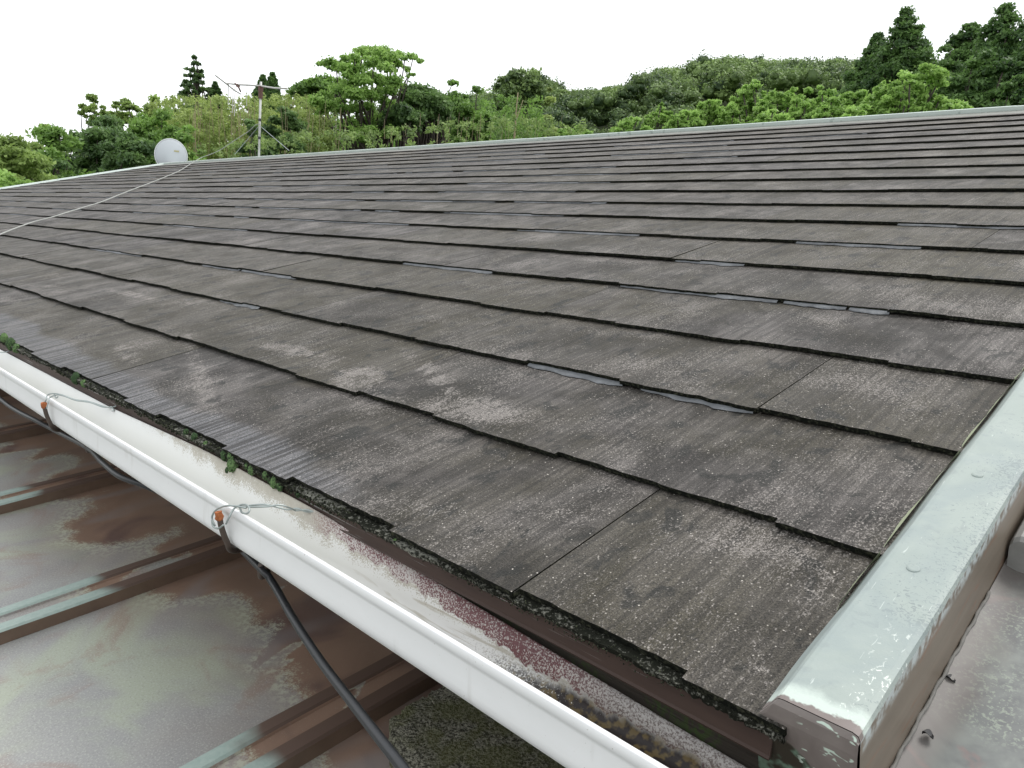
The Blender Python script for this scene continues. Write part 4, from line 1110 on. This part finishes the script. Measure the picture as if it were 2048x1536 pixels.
feather(1540, 216, 120, 14, 'low leafy shrub peeking over the ridge in the middle right', n=30, tb=.7)

# ---- forest on the hill: one mass
Cs = []; rs = []; tc = []
for i in range(1900):
    px = rng.uniform(760, 2500); d = 45 + 85*math.sqrt(rng.random())
    q = at_dist(px, 400, d); z = hill(q[0], q[1]); cr = rng.uniform(1.3, 3.1)*min(1, d/105+.08); hh = rng.uniform(2.5, 5.0) if d > 100 else rng.uniform(3, 7)
    t0 = np.clip(rng.normal(.36, .24)+.22*math.sin(q[0]*.11+1)*math.sin(q[1]*.09), 0, 1)
    lim = top_z(px, float(np.interp(px, [q_[0] for q_ in SK], [q_[1] for q_ in SK])) + rng.uniform(-6, 34)*rng.random(), d) - cr*.75
    for j in range(4):
        o = rng.normal(0, .5, 3)*cr; o[2] = abs(o[2])*.5 if j else .4*cr
        Cs.append((q[0]+o[0], q[1]+o[1], min(z+hh-cr*.7, lim)+o[2]*.6)); rs.append(cr*rng.uniform(.38, .6)); tc.append(t0+rng.normal(0, .08))
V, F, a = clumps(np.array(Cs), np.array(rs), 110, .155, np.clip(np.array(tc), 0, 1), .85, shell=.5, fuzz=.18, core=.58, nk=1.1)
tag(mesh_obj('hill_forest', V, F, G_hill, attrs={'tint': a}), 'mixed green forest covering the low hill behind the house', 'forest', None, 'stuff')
# ---- bamboo thicket with dry culms, and undergrowth: masses
def thicket(name, pxr, dr, topf, n, mat, label, size, cat, wid=.35, hang=1.0, tb=.5):
    C = []; r = []; tc = []
    for i in range(n):
        px = rng.uniform(*pxr); d = rng.uniform(*dr); tp = topf(px) + rng.uniform(0, 60)*rng.random()
        q = at_dist(px, tp, d); g = hill(q[0], q[1]); H = q[2]-g
        t0 = rng.normal(tb, .2)
        for j in range(7):
            f = j/7; zz = q[2]-f*min(H, 4.5)*.8
            C.append((q[0]+rng.normal(0, .10+.25*f), q[1]+rng.normal(0, .10+.25*f), zz)); r.append(wid*(.35+.9*f)*rng.uniform(.7, 1.2)); tc.append(t0+rng.normal(0, .1))
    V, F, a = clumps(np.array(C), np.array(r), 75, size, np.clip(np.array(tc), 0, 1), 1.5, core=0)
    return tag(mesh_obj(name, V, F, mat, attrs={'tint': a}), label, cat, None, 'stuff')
btop = lambda px: np.interp(px, [140, 220, 300, 360, 420, 480, 540, 600, 660], [262, 232, 212, 200, 198, 202, 198, 196, 215])
thicket('bamboo_thicket', (300, 660), (25, 34), btop, 330, G_bamboo, 'pale yellow green bamboo thicket behind the dish and antenna', .055, 'bamboo', tb=.42)
utop = lambda px: np.interp(px, [380, 500, 620, 800, 1000, 1150], [300, 285, 270, 262, 240, 250])
thicket('undergrowth', (390, 1180), (13.5, 19), utop, 260, G_under, 'pale green undergrowth rising just behind the ridge', .034, 'undergrowth', wid=.22, tb=.5)
utop2 = lambda px: np.interp(px, [600, 800, 1000, 1150, 1300], [215, 225, 200, 205, 205])
thicket('scrub', (620, 1080), (33, 44), utop2, 170, G_mid, 'olive scrub filling the gaps between the trees', .075, 'scrub', wid=.55, tb=.45)
utop3 = lambda px: np.interp(px, [0, 200, 400], [300, 290, 260])
thicket('hedge_mass', (-60, 420), (26, 33), utop3, 120, G_olive, 'dark mixed thicket at the far left behind the verge', .075, 'thicket', wid=.7, tb=.15)
mb = MB()
for i in range(120):
    a = rng.random()
    if a < .45: px, d, tp, ln = rng.uniform(380, 510), rng.uniform(24, 27), rng.uniform(195, 230), rng.uniform(.7, 2.0)
    elif a < .75: px, d, tp, ln = rng.uniform(560, 700), rng.uniform(22, 27), rng.uniform(188, 235), rng.uniform(.6, 2.0)
    else: px, d, tp, ln = rng.uniform(760, 1130), rng.uniform(14, 24), rng.uniform(225, 258), rng.uniform(.3, .9)
    q = at_dist(px, tp, d); dx, dy = rng.normal(0, .06, 2)
    mb.tube([q, q+np.array((dx*ln, dy*ln, -ln))], [d*.00018, d*.00035], 4, caps=False)
tag(mb.build('dry_stalks', M_drystem), 'thin dry tan stalks standing among the bamboo', 'stalks', None, 'stuff')
# bare pale trunks right of the middle
t_ = empty('bare_tree', tuple(at_dist(1035, 400, 30)*np.array((1, 1, 0))+np.array((0, 0, BASE))), 'bare pale forked trunk standing left of the hill', 'tree')
mb = MB(); b = at_dist(1028, 290, 30); 
limb_mesh(mb, at_dist(1026, 300, 30), at_dist(1036, 185, 30), .05, .015, .01); limb_mesh(mb, at_dist(1030, 245, 30), at_dist(1046, 200, 30), .03, .01, .02)
limb_mesh(mb, (b[0], b[1], hill(b[0], b[1])), at_dist(1026, 300, 30), .07, .05, .005)
mb.build('trunk', M_drystem, t_, smooth=True)
